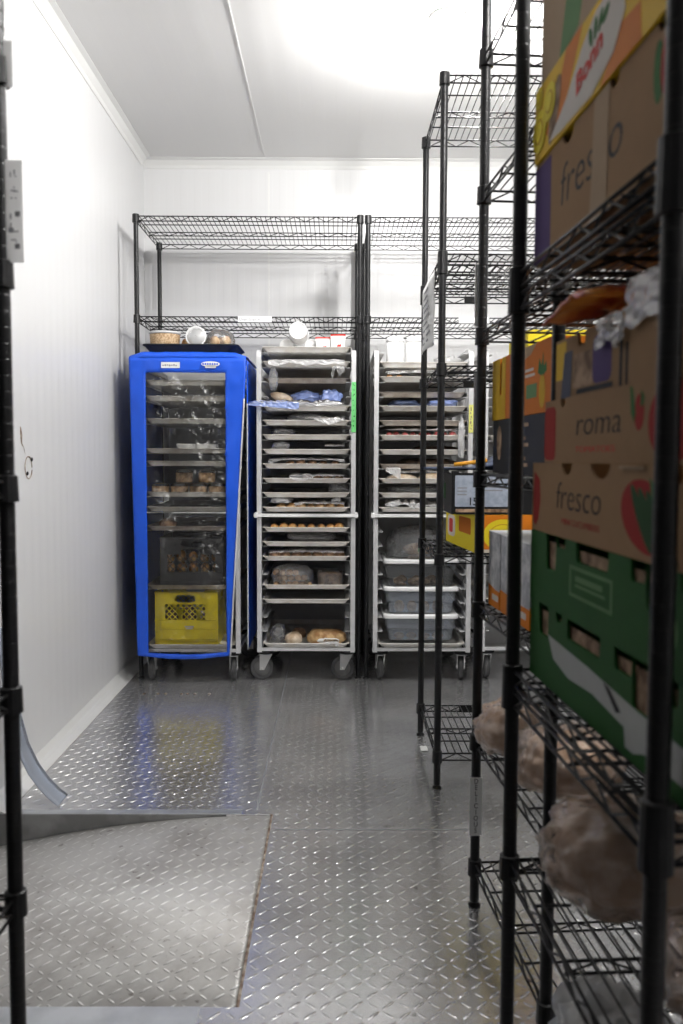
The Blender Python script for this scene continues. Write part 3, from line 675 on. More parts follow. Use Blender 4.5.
bag((-.285, F2+.07, zr(8)+.027), (.06, .055, .022), 8.8, K['wrapthick'], 'bunched end of film at the start of the rolls above the cross bar', zr(8)+.019, amp=.35, name='plastic_wrap', cat='plastic wrap')
bag((.005, F2+.05, zr(8)+.035), (.026, .03, .014), 8.1, K['wrapthick'], 'twisted knot of film standing on the rolls above the cross bar', zr(8)+.030, amp=.5, name='plastic_wrap', cat='plastic wrap')
lumps('golden_pastry', K['orangepast'], 'golden filled pastry in the row below the white cross bar', 'pastry', 'golden pastries below the cross bar', [(x, F2+.06, zf(7)) for x in xs(-.15, .40, 8)], (.027, .04, .034), 4, .25)
bag((-.13, F2+.13, zr(6)+.016), (.13, .10, .025), 5.9, K['wrap'], 'clear bag of dark crumbs on the bright pan below the golden pastries', zr(6)+.003, amp=.25)
lumps('dark_pastry', K['brownbake'], 'dark glossy pastry in the wrapped row above the bagged cookies', 'pastry', 'wrapped dark pastries', [(x, F2+.062, zf(5)) for x in xs(-.15, .40, 7)], (.033, .042, .036), 6, .22)
wrap(-0.35, 0.046, zr(5)+.017, F2+.008, .16, .006, 15.2, K['wrap'], 'tight film over the dark pastries above the bagged cookies', .016)
ck = [(-.313+.034*i+.01*(k % 2), F2+.065+.02*(k % 2), zf(3)+.004+.031*k) for k in range(3) for i in range(6-k)]
lumps('cookie', K['cookie'], 'lumpy brown cookie in the clear bag beside the wrapped round cake', 'cookie', 'cookies in the clear bag', ck, (.019, .021, .0185), 8, .3)
bag((-.228, F2+.105, zf(3)+.055), (.114, .085, .066), 7.2, K['wrap'], 'clear bag full of lumpy cookies', zf(3)+.0015, amp=.1)
cake = thing('round_cake', 'brown round cake wrapped in film, next to the bag of cookies', 'cake', (-.0245, F2+.11, zf(3)+.001))
MB().lathe([(.060, 0), (.065, .012), (.067, .05), (.063, .066), (.049, .073), (.01, .075)], 26).build('cake_body', K['brownbake'], cake)
MB().grid(lambda u, v: ((.069+.006*abs(nz(u*20, v*5)))*math.cos(2*PI*u), (.069+.006*abs(nz(u*20, v*5)))*math.sin(2*PI*u), .002+.08*v), 60, 8).build('film_sleeve', K['wrap'], cake)
MB().blob((0, 0, .004), (.016, .012, .008), 6, .4, 3, 3, 0).build('herb_sprig', K['herb'], None, (-.094, F2+.012+.03, zf(3)+.001))
tag(bpy.data.objects['herb_sprig'], 'bit of green herb between the cookie bag and the round cake', 'herb')
zb = BASEZ+FLOORP+.0006
loaf = thing('bread_loaf', 'long golden loaf with a pale cut side on the lowest pan', 'bread', (-.045, F2+.10, zb))
MB().blob((0, 0, .036), (.108, .05, .045), 14, .12, 2.2, 3, 0, pw=.9).build('crust', K['bread'], loaf)
MB().blob((.01, -.046, .026), (.062, .012, .016), 8, .25, 3, 3).build('crumb', K['paper'], loaf)['label'] = 'pale torn crumb along the front'
item(MB().blob((0, 0, .030), (.048, .045, .036), 12, .08, 2, 5, 0), 'round_bread', K['breadpale'], 'pale round roll beside the long golden loaf', 'bread', loc=(-.222, F2+.09, zb))
bag((-.308, F2+.12, zb+.05), (.042, .09, .048), 3.3, K['wrap'], 'slumped clear bag at the end of the lowest pan, by the pale roll', zb+.001, amp=.25)
lumps('brown_bun', K['brownbake'], 'brown bun standing behind the long golden loaf', 'bun', 'brown buns behind the loaf', [(x, F2+.25, zb) for x in (-.20, -.10, -.0)], (.046, .05, .045), 12)
wrap(-0.06, 0.02, BASEZ+.0272, F2+.003, .03, .022, 2.7, K['wrapthick'], 'scrap of wrap hanging over the lip in front of the golden loaf', .008, lift=.008, nu=16, nv=14)

# ---- rack with tubs (third)
z3 = zf(18)
def canister(x, y, label, h=.175, lean=0.):
    t = thing('canister', label, 'canister', (x, y, z3+.001), 0, 'white canisters on the tub rack'); R_ = Matrix.Rotation(lean, 4, 'Y')
    MB().lathe([(.044, 0), (.0475, .003), (.0475, h*.80)], 26, M=R_).build('canister_body', K['whitepl'], t)
    MB().lathe([(.0485, h*.80), (.0485, h*.87), (.044, h*.94), (.03, h*.985), (.004, h)], 26, M=R_).build('canister_lid', K['whitepl'], t)
canister(.318, 4.53, 'white domed canister nearest the rack post on the top pan'); canister(.425, 4.53, 'white domed canister just behind the black post on the top pan')
bag((.60, F3+.16, z3+.035), (.075, .10, .036), 4.1, K['whitebag'], 'white plastic bag of bread on the top pan behind the black posts', z3+.002, amp=.2)
lumps('orange_bun', K['orangepast'], 'small orange bun under film below the white canisters', 'bun', 'orange buns', [(x, F3+.07, zf(17)) for x in (.285, .335, .57)], (.026, .03, .036), 2)
wrap(0.264, 0.66, zr(17)+.02, F3+.003, .17, .018, 4.3, K['wrap'], 'clear film over the small orange buns', .02)
bag((.37, F3+.14, zr(15)+.016), (.085, .07, .022), 6.4, K['denim'], 'flat dark bag of greens on the pan by the yellow tape', zr(15)+.003, amp=.3, name='dark_bag')
bag((.575, F3+.13, zr(15)+.018), (.078, .09, .023), 7.5, K['bluefilm'], 'blue bag on the pan beside the yellow tape', zr(15)+.003, amp=.3, name='blue_bag')
lumps('iced_pastry', K['pinkbake'], 'pink iced pastry under crumpled wrap', 'pastry', 'pink iced pastries', [(x, F3+.06+.05*(i % 2), zf(13)) for i, x in enumerate(xs(.455, .38, 9))], (.024, .03, .038), 3, .2)
wrap(0.27, 0.66, zr(13)+.022, F3+.012, .16, .006, 17.1, K['wrapmid'], 'crumpled clear wrap over the pink iced pastries', .017)
bag((.655, F3-.03, 1.285), (.016, .014, .10), 2.2, K['wrapthick'], 'hanging strand of white wrap at the end of the pink pastries', 1.19, amp=.5, freq=4, name='plastic_wrap', cat='plastic wrap')
item(MB().blob((0, 0, .022), (.16, .11, .030), 12, .1, 3, 4, 0, pw=.6), 'slab_cake', K['darkcake'], 'dark slab cake on the recessed pan of the tub rack', 'cake', loc=(.50, F3+.20, zf(11)))
item(MB().blob((0, 0, .020), (.13, .09, .026), 12, .1, 3, 9, 0, pw=.6), 'slab_cake', K['darkcake'], 'thin dark cake edge on the pan under the pink pastries', 'cake', loc=(.55, F3+.22, zf(12)))
lumps('pale_loaf', K['breadpale'], 'pale braided loaf on the pan with trailing wrap', 'bread', 'pale loaves', [(.36, F3+.09, zf(10)), (.535, F3+.09, zf(10))], (.088, .06, .042), 6, .2)
wrap(0.264, 0.34, zr(10)+.05, F3-.012, .05, .055, 2.8, K['wrapthick'], 'white twist of wrap trailing across the end of the pale loaves', .012, nu=18, nv=18, dropfn=lambda u: .3+.8*u)
wrap(0.264, 0.66, zr(10)+.028, F3+.005, .12, .004, 21.3, K['wrapmid'], 'clear film over the pale braided loaves', .016)
bag((.43, F3+.15, zr(9)+.012), (.14, .09, .020), 2.4, K['wrap'], 'flat clear bag on the dull pan below the pale loaves', zr(9)+.003, amp=.25)
wrap(0.264, 0.46, zr(8)+.012, F3+.003, .18, .02, 11.7, K['wrapthick'], 'shiny heap of wrap above the white bar of the tub rack', .030)
wrap(0.475, 0.66, zr(8)+.006, F3+.003, .18, .01, 14.1, K['wrap'], 'thin film at the black-post end of the pan above the tub rack bar', .03)
# three lidded tubs and a bagged box
def tub(z, label, fill, h=.128, hazy=True):
    t = thing('storage_tub', label, 'tub', (.462, F3+.205, z), 0, 'lidded tubs in the tub rack')
    def ring(f, zz, r=.03): return [(x, y, zz) for x, y in rrect(-.189*f, -.165*f, .189*f, .165*f, r, 4)]
    b = MB(); b.loft([ring(.86, .001), ring(.90, .004), ring(.945, h*.52), ring(.985, h*.54), ring(.995, h*.95)], cap=False); n = len(ring(1, 0)); b.add(ring(.86, .001), [tuple(reversed(range(n)))])
    b.build('tub_body', K['clearblue'] if hazy else K['clear'], t)
    MB().loft([ring(1.0, h*.955), ring(1.065, h*.96), ring(1.075, h*1.0), ring(1.07, h*1.09), ring(1.03, h*1.14), ring(.96, h*1.12)]).build('tub_lid', K['whitepl'], t)
    return t
tz = [BASEZ+.0295+.0006, 0, 0]; tz[1] = tz[0]+.128*1.14+.002; tz[2] = tz[1]+.128*1.14+.002
tub(tz[0], 'lowest of the three lidded tubs, standing on the bottom pan', 0); tub(tz[1], 'middle lidded tub with round brown cakes inside', 1); tub(tz[2], 'topmost lidded tub, brown rolls inside, bagged box on its lid', 2, hazy=False)
for i, (g, dm) in enumerate((('brown slices in the lowest tub', (.034, .03, .026)), ('round brown cakes in the middle tub', (.033, .033, .037)), ('brown rolls in the topmost tub', (.032, .04, .030)))):
    lumps('tub_cake', K['cookie'], 'brown baked piece seen through the side of the '+g.split(' in the ')[1], 'cake', g, [(x, F3+.105+.004, tz[i]+.003) for x in xs(.452, .28, 4)]+([(x, F3+.19, tz[i]+.003) for x in xs(.452, .26, 3)] if i == 2 else []), dm, 10+i)
zt_ = tz[2]+.128*1.14+.002
bx = thing('clear_food_box', 'clear food box with a green sticker, bagged on top of the tubs', 'box', (.455, F3+.20, zt_+.002))
def rr(f, zz): return [(x, y, zz) for x, y in rrect(-.098*f, -.09*f, .098*f, .09*f, .02, 3)]
MB().loft([rr(.93, 0), rr(.97, .09), rr(1.0, .095), rr(1.0, .108), rr(.9, .112)]).build('box_shell', K['clear'], bx)
st = MB(); st.box((.01, -.091, .05), (.03, .0015, .045)); st.build('sticker', K['herb'], bx)['label'] = 'green printed sticker'
item(MB().blob((0, 0, .030), (.08, .07, .035), 10, .15, 3, 2, 0), 'brown_loaf', K['cookie'], 'brown loaf inside the clear food box on the tubs', 'bread', loc=(.455, F3+.20, zt_+.006))
bag((.455, F3+.20, zt_+.052), (.172, .17, .112), 13.3, K['wrap'], 'big crumpled clear bag around the food box on the tubs', zt_+.0005, amp=.07, freq=3, n=34, crk=.10)

# ---- blue covered rack (first)
yb = 4.343
cv = thing('rack_cover', 'blue zip-up cover with a clear front window, over the first rack', 'cover', (0, 0, 0))
def outline(v):   # left and right edge of the front panel at height v (0 bottom .. 1 top)
    return -1.034-.027*v, -.545+.085*min(1, v*1.05)
def fpt(u, v, dy=0.):
    a, b_ = outline(v); x = a+(b_-a)*u; z = .152+1.548*v
    return x, yb+dy, z
X0, X1, Z0, Z1 = -.976, -.566, .172, 1.625
us = sorted(set([0, .03, .08]+[i/44 for i in range(45)])); NV = 84
def wob(u, v): return .010*nz(u*4, v*7, 2)+.006*nz(u*11, v*15, 4)
fp = MB(); NU = 52
def xcell(u, v): return fpt(u, v)[0], fpt(u, v)[2]
def ffn(u, v):
    x, y, z = fpt(u, v)
    # pull the columns next to the window onto its straight edges
    for e in (X0, X1):
        if abs(x-e) < .0056: x = e
    for e in (Z0, Z1):
        if abs(z-e) < .0093: z = e
    sag = .018*math.sin(PI*u)*max(0, 1-v*30) if v < .034 else 0
    return (x, y+wob(u, v)*.9-.004*math.sin(PI*u), z-sag)
fp.grid(ffn, NU, NV, skip=lambda u, v: X0 < fpt(u, v)[0] < X1 and Z0 < fpt(u, v)[2] < Z1)
# rounded shoulder from the front panel over the roof to the back
fp.grid(lambda u, v: ((-1.061+.034*min(1, max(0, v-.09)*14))*(1-u)-.460*u, yb+(.03*(1-math.cos(PI/2*min(1, v*8))) if v < .125 else .03+.62*(v-.125)/.875), 1.70+(.034*math.sin(PI/2*min(1, v*8)) if v < .125 else .034)-(.020*max(0, abs(u-.5)*2-.80)*5 if True else 0)-.006*abs(nz(u*6, v*4))*(1 if v > .125 else v*8)), 40, 30)
fp.build('front_panel', K['blue'], cv, solid=.003)
def side(x, ya, yb_, name, flare=0.):
    MB().grid(lambda u, v: (x+(1 if x > -.7 else -1)*(.004*abs(nz(u*4, v*6, x))*min(1, 6*u)-.001), ya+(yb_-ya)*u, .168+1.53*v), 16, 40).build(name, K['blue'], cv, solid=.003)
side(-.462, 4.41, 5.0, 'side_panel'); side(-1.0285, 4.41, 5.0, 'side_panel')
MB().tube([(outline(v)[1]-.002, yb-.005+wob(1, v)*.9, .152+1.548*v) for v in [i/30 for i in range(27)]], .0045, 6).build('zip', K['zip'], cv)
MB().tube([(-.463+.002, 4.404, .172+1.3*i/20) for i in range(21)], .004, 6).build('zip', K['zip'], cv)
def win(u, v, a, b_):
    x = X0-.004+(X1-X0+.008)*u; z = a+(b_-a)*v
    e = min(1, 8*min(u, 1-u), 8*min(v, 1-v)*2+.1)
    k = max(0, min(1, (nz(x*5+1.7, z*2.6, 9)+.12)*4))
    cr = .020*k*ridge(x*17+z*7, z*15-x*5, 3)+.009*k*ridge(x*41, z*37, 6)+.012*max(0, ridge(x*5.5-z*2.2, z*1.1, 12)-.72)/.28*(.4+k)
    return (x, yb+.002+wob((x+1.05)/.59, (z-.152)/1.548)*.9*(1-e)+e*(.007*nz(x*9, z*5)-cr), z)
MB().grid(lambda u, v: win(u, v, .902, Z1+.004), 110, 180).build('window', K['vinyl'], cv)['label'] = 'clear crinkled window'
MB().grid(lambda u, v: win(u, v, Z0-.004, .906), 90, 140).build('window', K['vinylhaze'], cv)['label'] = 'hazy lower window'
MB().tube([(X0+(X1-X0)*i/12, yb-.001+.004*nz(i*.7, 2), .904) for i in range(13)], .0035, 6).build('window_seam', K['zip'], cv)
pt = MB().box((-.845, yb-.012, 1.662), (.096, .0015, .030)).build('paper_label', K['paper'], cv)
mk = MB(); [mk.box((-.882+.011*i, yb-.0129, 1.660+.001*(i % 3)), (.008, .0006, .006+.003*(i % 2))) for i in range(7)]; mk.build('printed_marks', K['greyink'], pt)
lg = printed([ell(-.640, 1.668, .048, .014, 26), rrect(-.668, 1.648, -.612, 1.660, .003)], face_my(0, yb-.012, 0), K['paper'], cv, 'printed_emblem', .001); lg['label'] = 'white oval emblem with a banner'
printed([rrect(-.682+.012*i, 1.663, -.674+.012*i, 1.673, .002, 2) for i in range(7)], face_my(0, yb-.0131, 0), K['blue'], lg, 'emblem_lettering', .0006)
# black tray with food on the roof
zt = 1.7375
tr = thing('black_tray', 'black tray of food lying on top of the blue cover', 'tray', (-.755, 4.56, zt))
def tr_ring(f, z, g=1.): return [(x, y, z) for x, y in rrect(-.250*f, -.185*f*g, .250*f, .185*f*g, .04, 4)]
tb = MB(); rs = [tr_ring(.86, 0), tr_ring(.96, .030), tr_ring(1.0, .034), tr_ring(1.0, .039), tr_ring(.965, .038), tr_ring(.93, .030)]
tb.loft(rs, cap=True); tb.build('tray_body', K['blacktray'], tr)
zi = zt+.0305
pot = thing('round_tin', 'round grainy brown cake in a tin at the white-wall end of the black tray', 'cake', (-.912, 4.53, zi), 0)
MB().lathe([(.072, 0), (.076, .01), (.080, .078), (.077, .083), (.06, .086), (.005, .087)], 28).build('cake_body', K['grain'], pot)
MB().lathe([(.0815, .074), (.085, .077), (.085, .086), (.0805, .088)], 28, cap=False).build('tin_rim', K['alu'], pot)
item(MB().blob((0, 0, .028), (.030, .04, .034), 9, .2, 3, 3, 0), 'bagged_roll', K['bread'], 'small golden roll between the round cake and the clear lid', 'roll', loc=(-.800, 4.57, zi))
lid = thing('round_container', 'clear round container lying on its side, facing out from the black tray', 'container', (-.735, 4.475, zi+.056))
Rl = Matrix.Rotation(PI/2-.12, 4, 'X')
MB().lathe([(.004, .022), (.046, .020), (.049, .016), (.050, -.05), (.047, -.052)], 28, M=Rl, cap=False).build('container_body', K['whitebag'], lid)
MB().lathe([(.049, .017), (.055, .019), (.055, .011), (.0505, .009)], 28, M=Rl, cap=False).build('container_rim', K['whitepl'], lid)
lumps('bagged_pastry', K['bread'], 'golden pastry inside the clear bags at the end of the black tray', 'pastry', 'bagged pastries on the black tray', [(-.642, 4.50, zi+.004), (-.580, 4.50, zi+.004), (-.612, 4.555, zi+.004)], (.030, .030, .040), 6)
bag((-.612, 4.525, zi+.036), (.074, .088, .066), 2.1, K['wrap'], 'clear bag of golden pastries on the black tray', zi+.001, amp=.12)
# things on the covered rack's pans
FR = 4.365
item(MB().box((0, 0, .024), (.205, .12, .047), bev=.002), 'flat_white_box', K['paper'], 'flat white box behind the clear window', 'box', loc=(-.728, FR+.09, 1.211+FLOORP+.0006))
jz = .984+FLOORP+.0006
jb = thing('round_jar', 'brown round jar with a clear lid behind the window', 'jar', (-.925, FR+.075, jz), 0, 'round jars behind the clear window')
MB().lathe([(.040, 0), (.044, .004), (.045, .052)], 20).build('jar_body', K['cookie'], jb)
MB().lathe([(.047, .052), (.047, .060), (.036, .068), (.004, .070)], 20).build('jar_lid', K['clear'], jb)
for x in (-.825, -.725, -.625): again(jb, (x, FR+.075, jz), jb['label'])
for x in (-.80, -.68): again(jb, (x, FR+.08, jz+.0715), 'brown round jar stacked on the row of jars behind the window')
def milk_crate(label, m, loc, w=.335, d=.335, h=.285, rz=0., window=(.16, .80, .60, .84), handle=True, ribs=True):
    """open crate: solid skirt, lattice band, grip hole under the rim"""
    t = thing('milk_crate', label, 'crate', loc, rz); T_ = .006
    def wall(Wd, M, inner=1):
        a, b_ = -Wd/2, Wd/2; wx0, wx1 = a+Wd*window[0], a+Wd*window[1]; wz0, wz1 = h*window[2]-.02*0, h*window[3]
        hw, hz0, hz1 = Wd*.165, h*.80, h*.935
        mb = MB(); cx = (wx0+wx1)/2
        hx0, hx1 = cx-hw, cx+hw
        mb.prism([(a, 0), (b_, 0), (b_, wz0), (a, wz0)], T_, M)                         # skirt
        mb.prism([(a, wz0), (wx0, wz0), (wx0, h), (a, h)], T_, M); mb.prism([(wx1, wz0), (b_, wz0), (b_, h), (wx1, h)], T_, M)
        mb.prism([(wx0, wz1), (hx0, wz1), (hx0, h), (wx0, h)], T_, M); mb.prism([(hx1, wz1), (wx1, wz1), (wx1, h), (hx1, h)], T_, M)
        arch = [(hx0, h), (hx0, hz1-.02)]+[(hx0+.02-.02*math.cos(t_), hz1-.02+.02*math.sin(t_)) for t_ in (0, .5, 1., PI/2)]+[(hx1-.02+.02*math.sin(t_), hz1-.02+.02*math.cos(t_)) for t_ in (0, .5, 1., PI/2)]+[(hx1, hz1-.02), (hx1, h)]
        mb.prism(arch, T_, M)
        grip = [(hx0, hz0), (hx0, wz1-.0)]+[(hx0+.02-.02*math.cos(t_), hz0+.02-.02*math.sin(t_)) for t_ in (.2, .8, 1.2)]+[(hx1-.02+.02*math.sin(t_), hz0+.02-.02*math.cos(t_)) for t_ in (.4, .9, 1.3)]+[(hx1, wz1), (hx1, hz0-.008), (hx0, hz0-.008)]
        mb.prism([(hx0, hz0-.01), (hx1, hz0-.01), (hx1, hz0+.012), (hx1-.02, hz0), (hx0+.02, hz0), (hx0, hz0+.012)], T_, M)
        n = 7; p = (wx1-wx0)/n; hh = wz1-wz0
        def bar(p0, p1, wd=.0045):
            dx, dz = p1[0]-p0[0], p1[1]-p0[1]; L_ = math.hypot(dx, dz); nx, nz_ = -dz/L_*wd/2, dx/L_*wd/2
            mb.prism([(p0[0]+nx, p0[1]+nz_), (p1[0]+nx, p1[1]+nz_), (p1[0]-nx, p1[1]-nz_), (p0[0]-nx, p0[1]-nz_)], T_*.6, M)
        def clipbar(x0, s):                                       # 45-degree bars clipped to the window
            pts = []
            for tt in (0., hh): pts.append((x0+s*tt, wz0+tt))
            (xa, za), (xb, zb_) = pts
            for _ in (0, 1):
                if xa < wx0: za += (wx0-xa)/(xb-xa)*(zb_-za); xa = wx0
                if xa > wx1: za += (wx1-xa)/(xb-xa)*(zb_-za); xa = wx1
                if xb < wx0: zb_ = za+(wx0-xa)/(xb-xa)*(zb_-za); xb = wx0
                if xb > wx1: zb_ = za+(wx1-xa)/(xb-xa)*(zb_-za); xb = wx1
            if abs(xb-xa) > .004: bar((xa, za), (xb, zb_))
        k = wx0-hh-p
        while k < wx1+hh+p:
            if k+hh > wx0 and k < wx1: clipbar(k, 1)
            if k-hh < wx1 and k > wx0: clipbar(k, -1)
            k += p
        for z in (.012, .030, h*.30, wz0-.006, h-.008): mb.box((0, 0, 0), (Wd, .010, .006), M @ Matrix.Translation((0, z, T_)) @ Matrix.Rotation(-PI/2, 4, 'X'))
        if ribs:
            for x in (a+.012, a+.035, b_-.035, b_-.012):
                mb.box((0, 0, 0), (.005, .006, h*.30), M @ Matrix.Translation((x, h*.155, T_)) @ Matrix.Rotation(-PI/2, 4, 'X'))
        return mb
    for sgn, nm in ((-1, 'f'), (1, 'b')): wall(w, face_my(0, -d/2+T_ if sgn < 0 else d/2, 0)).build('crate_wall', m, t)
    for sgn in (-1, 1): wall(d-.026, face_mx(-w/2+T_ if sgn < 0 else w/2, 0, 0)).build('crate_wall', m, t)
    fl_ = MB(); fl_.box((0, 0, .004), (w-.014, d-.014, .005)); fl_.build('crate_floor', m, t)
    return t
yc = milk_crate('bright yellow milk crate at the bottom of the blue-covered rack', K['crate_y'], (-.7925, FR+.235, BASEZ+.003), h=.292, window=(.16, .80, .48, .77))
em = MB(); 
for p in ([(-.022, .100), (.022, .100), (.026, .109), (-.026, .109)], [(-.018, .092), (.018, .092), (.018, .098), (-.018, .098)]): em.prism(p, .0008, face_my(.016, -.1735, 0))
em.build('printed_marks', K['cream'], yc)['label'] = 'pale worn printing'
kc = milk_crate('charcoal milk crate of orange rolls behind the hazy window', K['crate_k'], (-.762, FR+.225, .495+.003), h=.27, window=(.12, .88, .30, .66), ribs=False)
lumps('orange_roll', K['orangepast'], 'orange-brown roll seen through the lattice of the charcoal crate', 'roll', 'rolls in the charcoal crate', [(-.762+.062*(i-2), FR+.115+.01*(j % 2), .495+.012+.062*j) for j in range(3) for i in range(5)], (.029, .036, .036), 5, .12)
lumps('crate_loaf', K['brownbake'], 'dark brown loaf inside the yellow crate', 'bread', 'loaves in the yellow crate', [(-.7925+.10*(i-1), FR+.16, BASEZ+.012) for i in range(3)], (.045, .06, .125), 7, .1)
item(MB().blob((0, 0, .025), (.045, .06, .034), 9, .2, 3, 8, 0), 'brown_bun', K['brownbake'], 'brown bun on the dim pan above the charcoal crate', 'bun', loc=(-.89, FR+.09, .806+FLOORP+.0006))
# ------------------------------------------------------------------ cartons on the aisle shelving
def profile(L, H, notches, r=.006):
    """side wall outline (s along the wall, v up) with cut-outs (s0, s1, depth, round)"""
    top = [(L, H)]
    for s0, s1, dp, rd in sorted(notches, reverse=True):
        if rd:
            n = 8; c = (s0+s1)/2; a = (s1-s0)/2
            top += [(c+a*math.cos(PI*k/n), H-dp*math.sin(PI*k/n)) for k in range(n+1)]
        else: top += [(s1, H), (s1-r*.4, H-dp+r), (s1-r, H-dp), (s0+r, H-dp), (s0+r*.4, H-dp+r), (s0, H)]
    return [(0, 0), (L, 0)]+top+[(0, H)]
def carton(label, m, U, lx, ly, z, Wd, L, H, notches=(), endn=(), t=.0045, cat='carton', group=None, rz=0., name='produce_carton', top=False, loc=None, inner=None):
    c = thing(name, label, cat, loc or ulocal(U, lx, ly, z), (U['rz'] if U else 0)+rz, group)
    mb = MB(); pr = profile(L, H, notches); pe = profile(Wd-2*t-.001, H, endn)
    mb.prism(pr, t, face_mx(t, L, 0)); mb.prism(profile(L, H, ()) if not notches else pr, t, face_mx(Wd, L, 0))
    for y in (t, L): mb.prism([(p[0]+t+.0005, p[1]) for p in pe], t, face_my(0, y, 0))
    mb.box((Wd/2, L/2, .003), (Wd-2*t-.002, L-2*t-.002, .004))
    if top: mb.box((Wd/2, L/2, H-.003), (Wd-2*t-.002, L-2*t-.002, .004))
    mb.build('carton_body', m, c)
    if inner:
        ib = MB(); ib.prism([(.008, .006), (L-.008, .006), (L-.008, H-.012), (.008, H-.012)], .002, face_mx(t+.0035, L, 0)); ib.build('carton_liner', inner, c)
    c['L'] = L
    return c
def pr(c, polys, m, name='printed_patch', label=None, lift=0.):
    return printed(polys, face_mx(-lift, c['L'], 0), m, c, name, .0004, label)
def word(c, txt, s, v, h, width, m, lift=0., shear=0., name='printed_word', rot=0., off=0.):
    M = face_mx(-lift, c['L'], 0) @ Matrix.Translation((s, v, 0)) @ Matrix.Rotation(rot, 4, 'Z')
    o = text_part(txt, h, m, c, Matrix.Identity(4), name, 1., shear, off=off)
    wx = max(p.co.x for p in o.data.vertices)-min(p.co.x for p in o.data.vertices)
    o.data.transform(M @ Matrix.Diagonal((width/wx, 1, 1, 1)))
    return o
XF = .0215                                  # carton faces stand just behind the shelf edge
zC = .808+.0178
g1 = carton('lower green carton with frosted tape along its side', K['greenbox'], UC, XF, -.02, zC, .36, .575, .128,
            [(.05, .10, .050, 0), (.135, .165, .014, 0), (.190, .325, .030, 0), (.372, .43, .028, 0), (.43, .480, .062, 0), (.53, .552, .03, 0)], group='green cartons', inner=K['liner'])
pr(g1, [[(.10, .085), (.28, .077), (.45, .066), (.57, .062), (.57, .022), (.47, .022), (.44, .012), (.415, .012), (.41, .035), (.3, .045), (.20, .040), (.13, .052)]], K['tape'], 'tape_strip', 'frosted packing tape')
pr(g1, [[(.34, .072), (.36, .070), (.40, .050), (.385, .045)]], K['ink'], 'tape_tear', lift=.0005)
z1 = zC+.128+.0006
g2 = carton('upper green carton under the fresco carton, pale stamp on its side', K['greenbox'], UC, XF-.001, -.015, z1, .36, .57, .116,
            [(.085, .135, .055, 0), (.135, .180, .016, 0), (.225, .350, .028, 0), (.42, .465, .026, 0), (.465, .505, .052, 0), (.55, .565, .02, 0)], group='green cartons', inner=K['liner'])
pr(g2, [rrect(.200, .076, .365, .081, .002, 2), rrect(.200, .036, .365, .041, .002, 2), [(.20, .036), (.207, .036), (.207, .081), (.20, .081)], [(.358, .036), (.365, .036), (.365, .081), (.358, .081)],
        rrect(.225, .052, .34, .056, .001, 2), rrect(.225, .060, .33, .068, .001, 2)], K['palegreen'], 'printed_stamp', 'pale green stamp')
pr(g2, [[q for q in ell(.525, .05, .022, .026, 16)], ], K['palegreen'], 'printed_leaf'); pr(g2, [ell(.525, .054, .013, .016, 12)], K['greenbox'], 'printed_leaf', lift=.0005)
z2 = z1+.116+.0006
f1 = carton('fresco carton with cucumber print, standing on the green cartons', K['card'], UC, XF, -.02, z2, .36, .575, .112,
            [(.148, .198, .018, 1), (.275, .345, .020, 1), (.495, .555, .024, 1)], group='fresco cartons')
pr(f1, [[(.008, .015), (.02, .008), (.035, .02), (.045, .05), (.04, .085), (.012, .098), (.006, .06)]], K['red'], 'printed_tomato')
word(f1, 'fresco', .125, .043, .060, .185, K['ink'], shear=.12, off=-.0008)
word(f1, 'MINI CUCUMBERS', .155, .021, .013, .155, K['red'])
pr(f1, [ell(.455, .052, .072, .042, 26, -.2)], K['red'], 'printed_oval')
pr(f1, [ell(.445+.022*i, .050-.003*i, .050, .010, 14, -.9) for i in range(4)], K['darkgreen'], 'printed_cucumber', lift=.0005)
pr(f1, [ell(.500, .070, .020, .022, 16)], K['red'], 'printed_tomato', lift=.001)
pr(f1, [[(.468, .098), (.478, .092), (.49, .07), (.484, .062), (.474, .078)], [(.515, .055), (.525, .06), (.527, .078), (.518, .085), (.512, .066)]], K['green'], 'printed_leaf', lift=.0015)
fb = MB().box((.014, .155, .1085), (.035, .075, .004), M=None); o_ = fb.build('carton_flap', K['cardpale'], f1); o_['label'] = 'pale flap standing up at the rim'; o_.rotation_euler.y = .0
z3_ = z2+.112+.0006
ro = carton('roma carton with big tomato print, on top of the fresco carton', K['card'], UC, XF+.004, -.02, z3_, .36, .525, .098,
            [(.075, .10, .014, 1), (.48, .51, .02, 1)], group='cartons topping the green stack')
pr(ro, [rrect(-.0, .004, .055, .088, .012)], K['red'], 'printed_tomato'); word(ro, 'roma', .145, .040, .050, .165, K['ink'], shear=.12, off=-.0006)
word(ro, 'TOMATOES', .148, .016, .012, .150, K['redink'])
pr(ro, [ell(.46, .048, .062, .046, 26)], K['red'], 'printed_tomato'); pr(ro, [ell(.372, .062, .014, .022, 16)], K['red'], 'printed_pepper')
pr(ro, [[(.345, .095), (.352, .093), (.362, .062), (.358, .05), (.349, .062)], [(.378, .088), (.386, .08), (.383, .068), (.376, .07)]], K['green'], 'printed_leaf', lift=.0005)
z4_ = z3_+.098+.0006
ab = carton('brown carton with blue and slate patches, above the roma carton', K['card'], UC, XF+.012, -.02, z4_, .34, .50, .092,
            [(.10, .135, .02, 0), (.22, .27, .02, 1), (.39, .43, .014, 1)], group='cartons topping the green stack')
pr(ab, [rrect(.004, .03, .05, .088, .004)], K['yellowbox'], 'printed_patch'); pr(ab, [[(.03, .0), (.075, .0), (.08, .07), (.045, .07)]], K['slate'], 'printed_patch', lift=.0005)
pr(ab, [rrect(.085, .012, .165, .062, .002)], K['liner'], 'printed_patch'); pr(ab, [rrect(.165, .012, .235, .078, .015)], K['purple'], 'printed_patch'); pr(ab, [rrect(.10, .003, .24, .010, .001, 2)], K['ink'], 'printed_line')
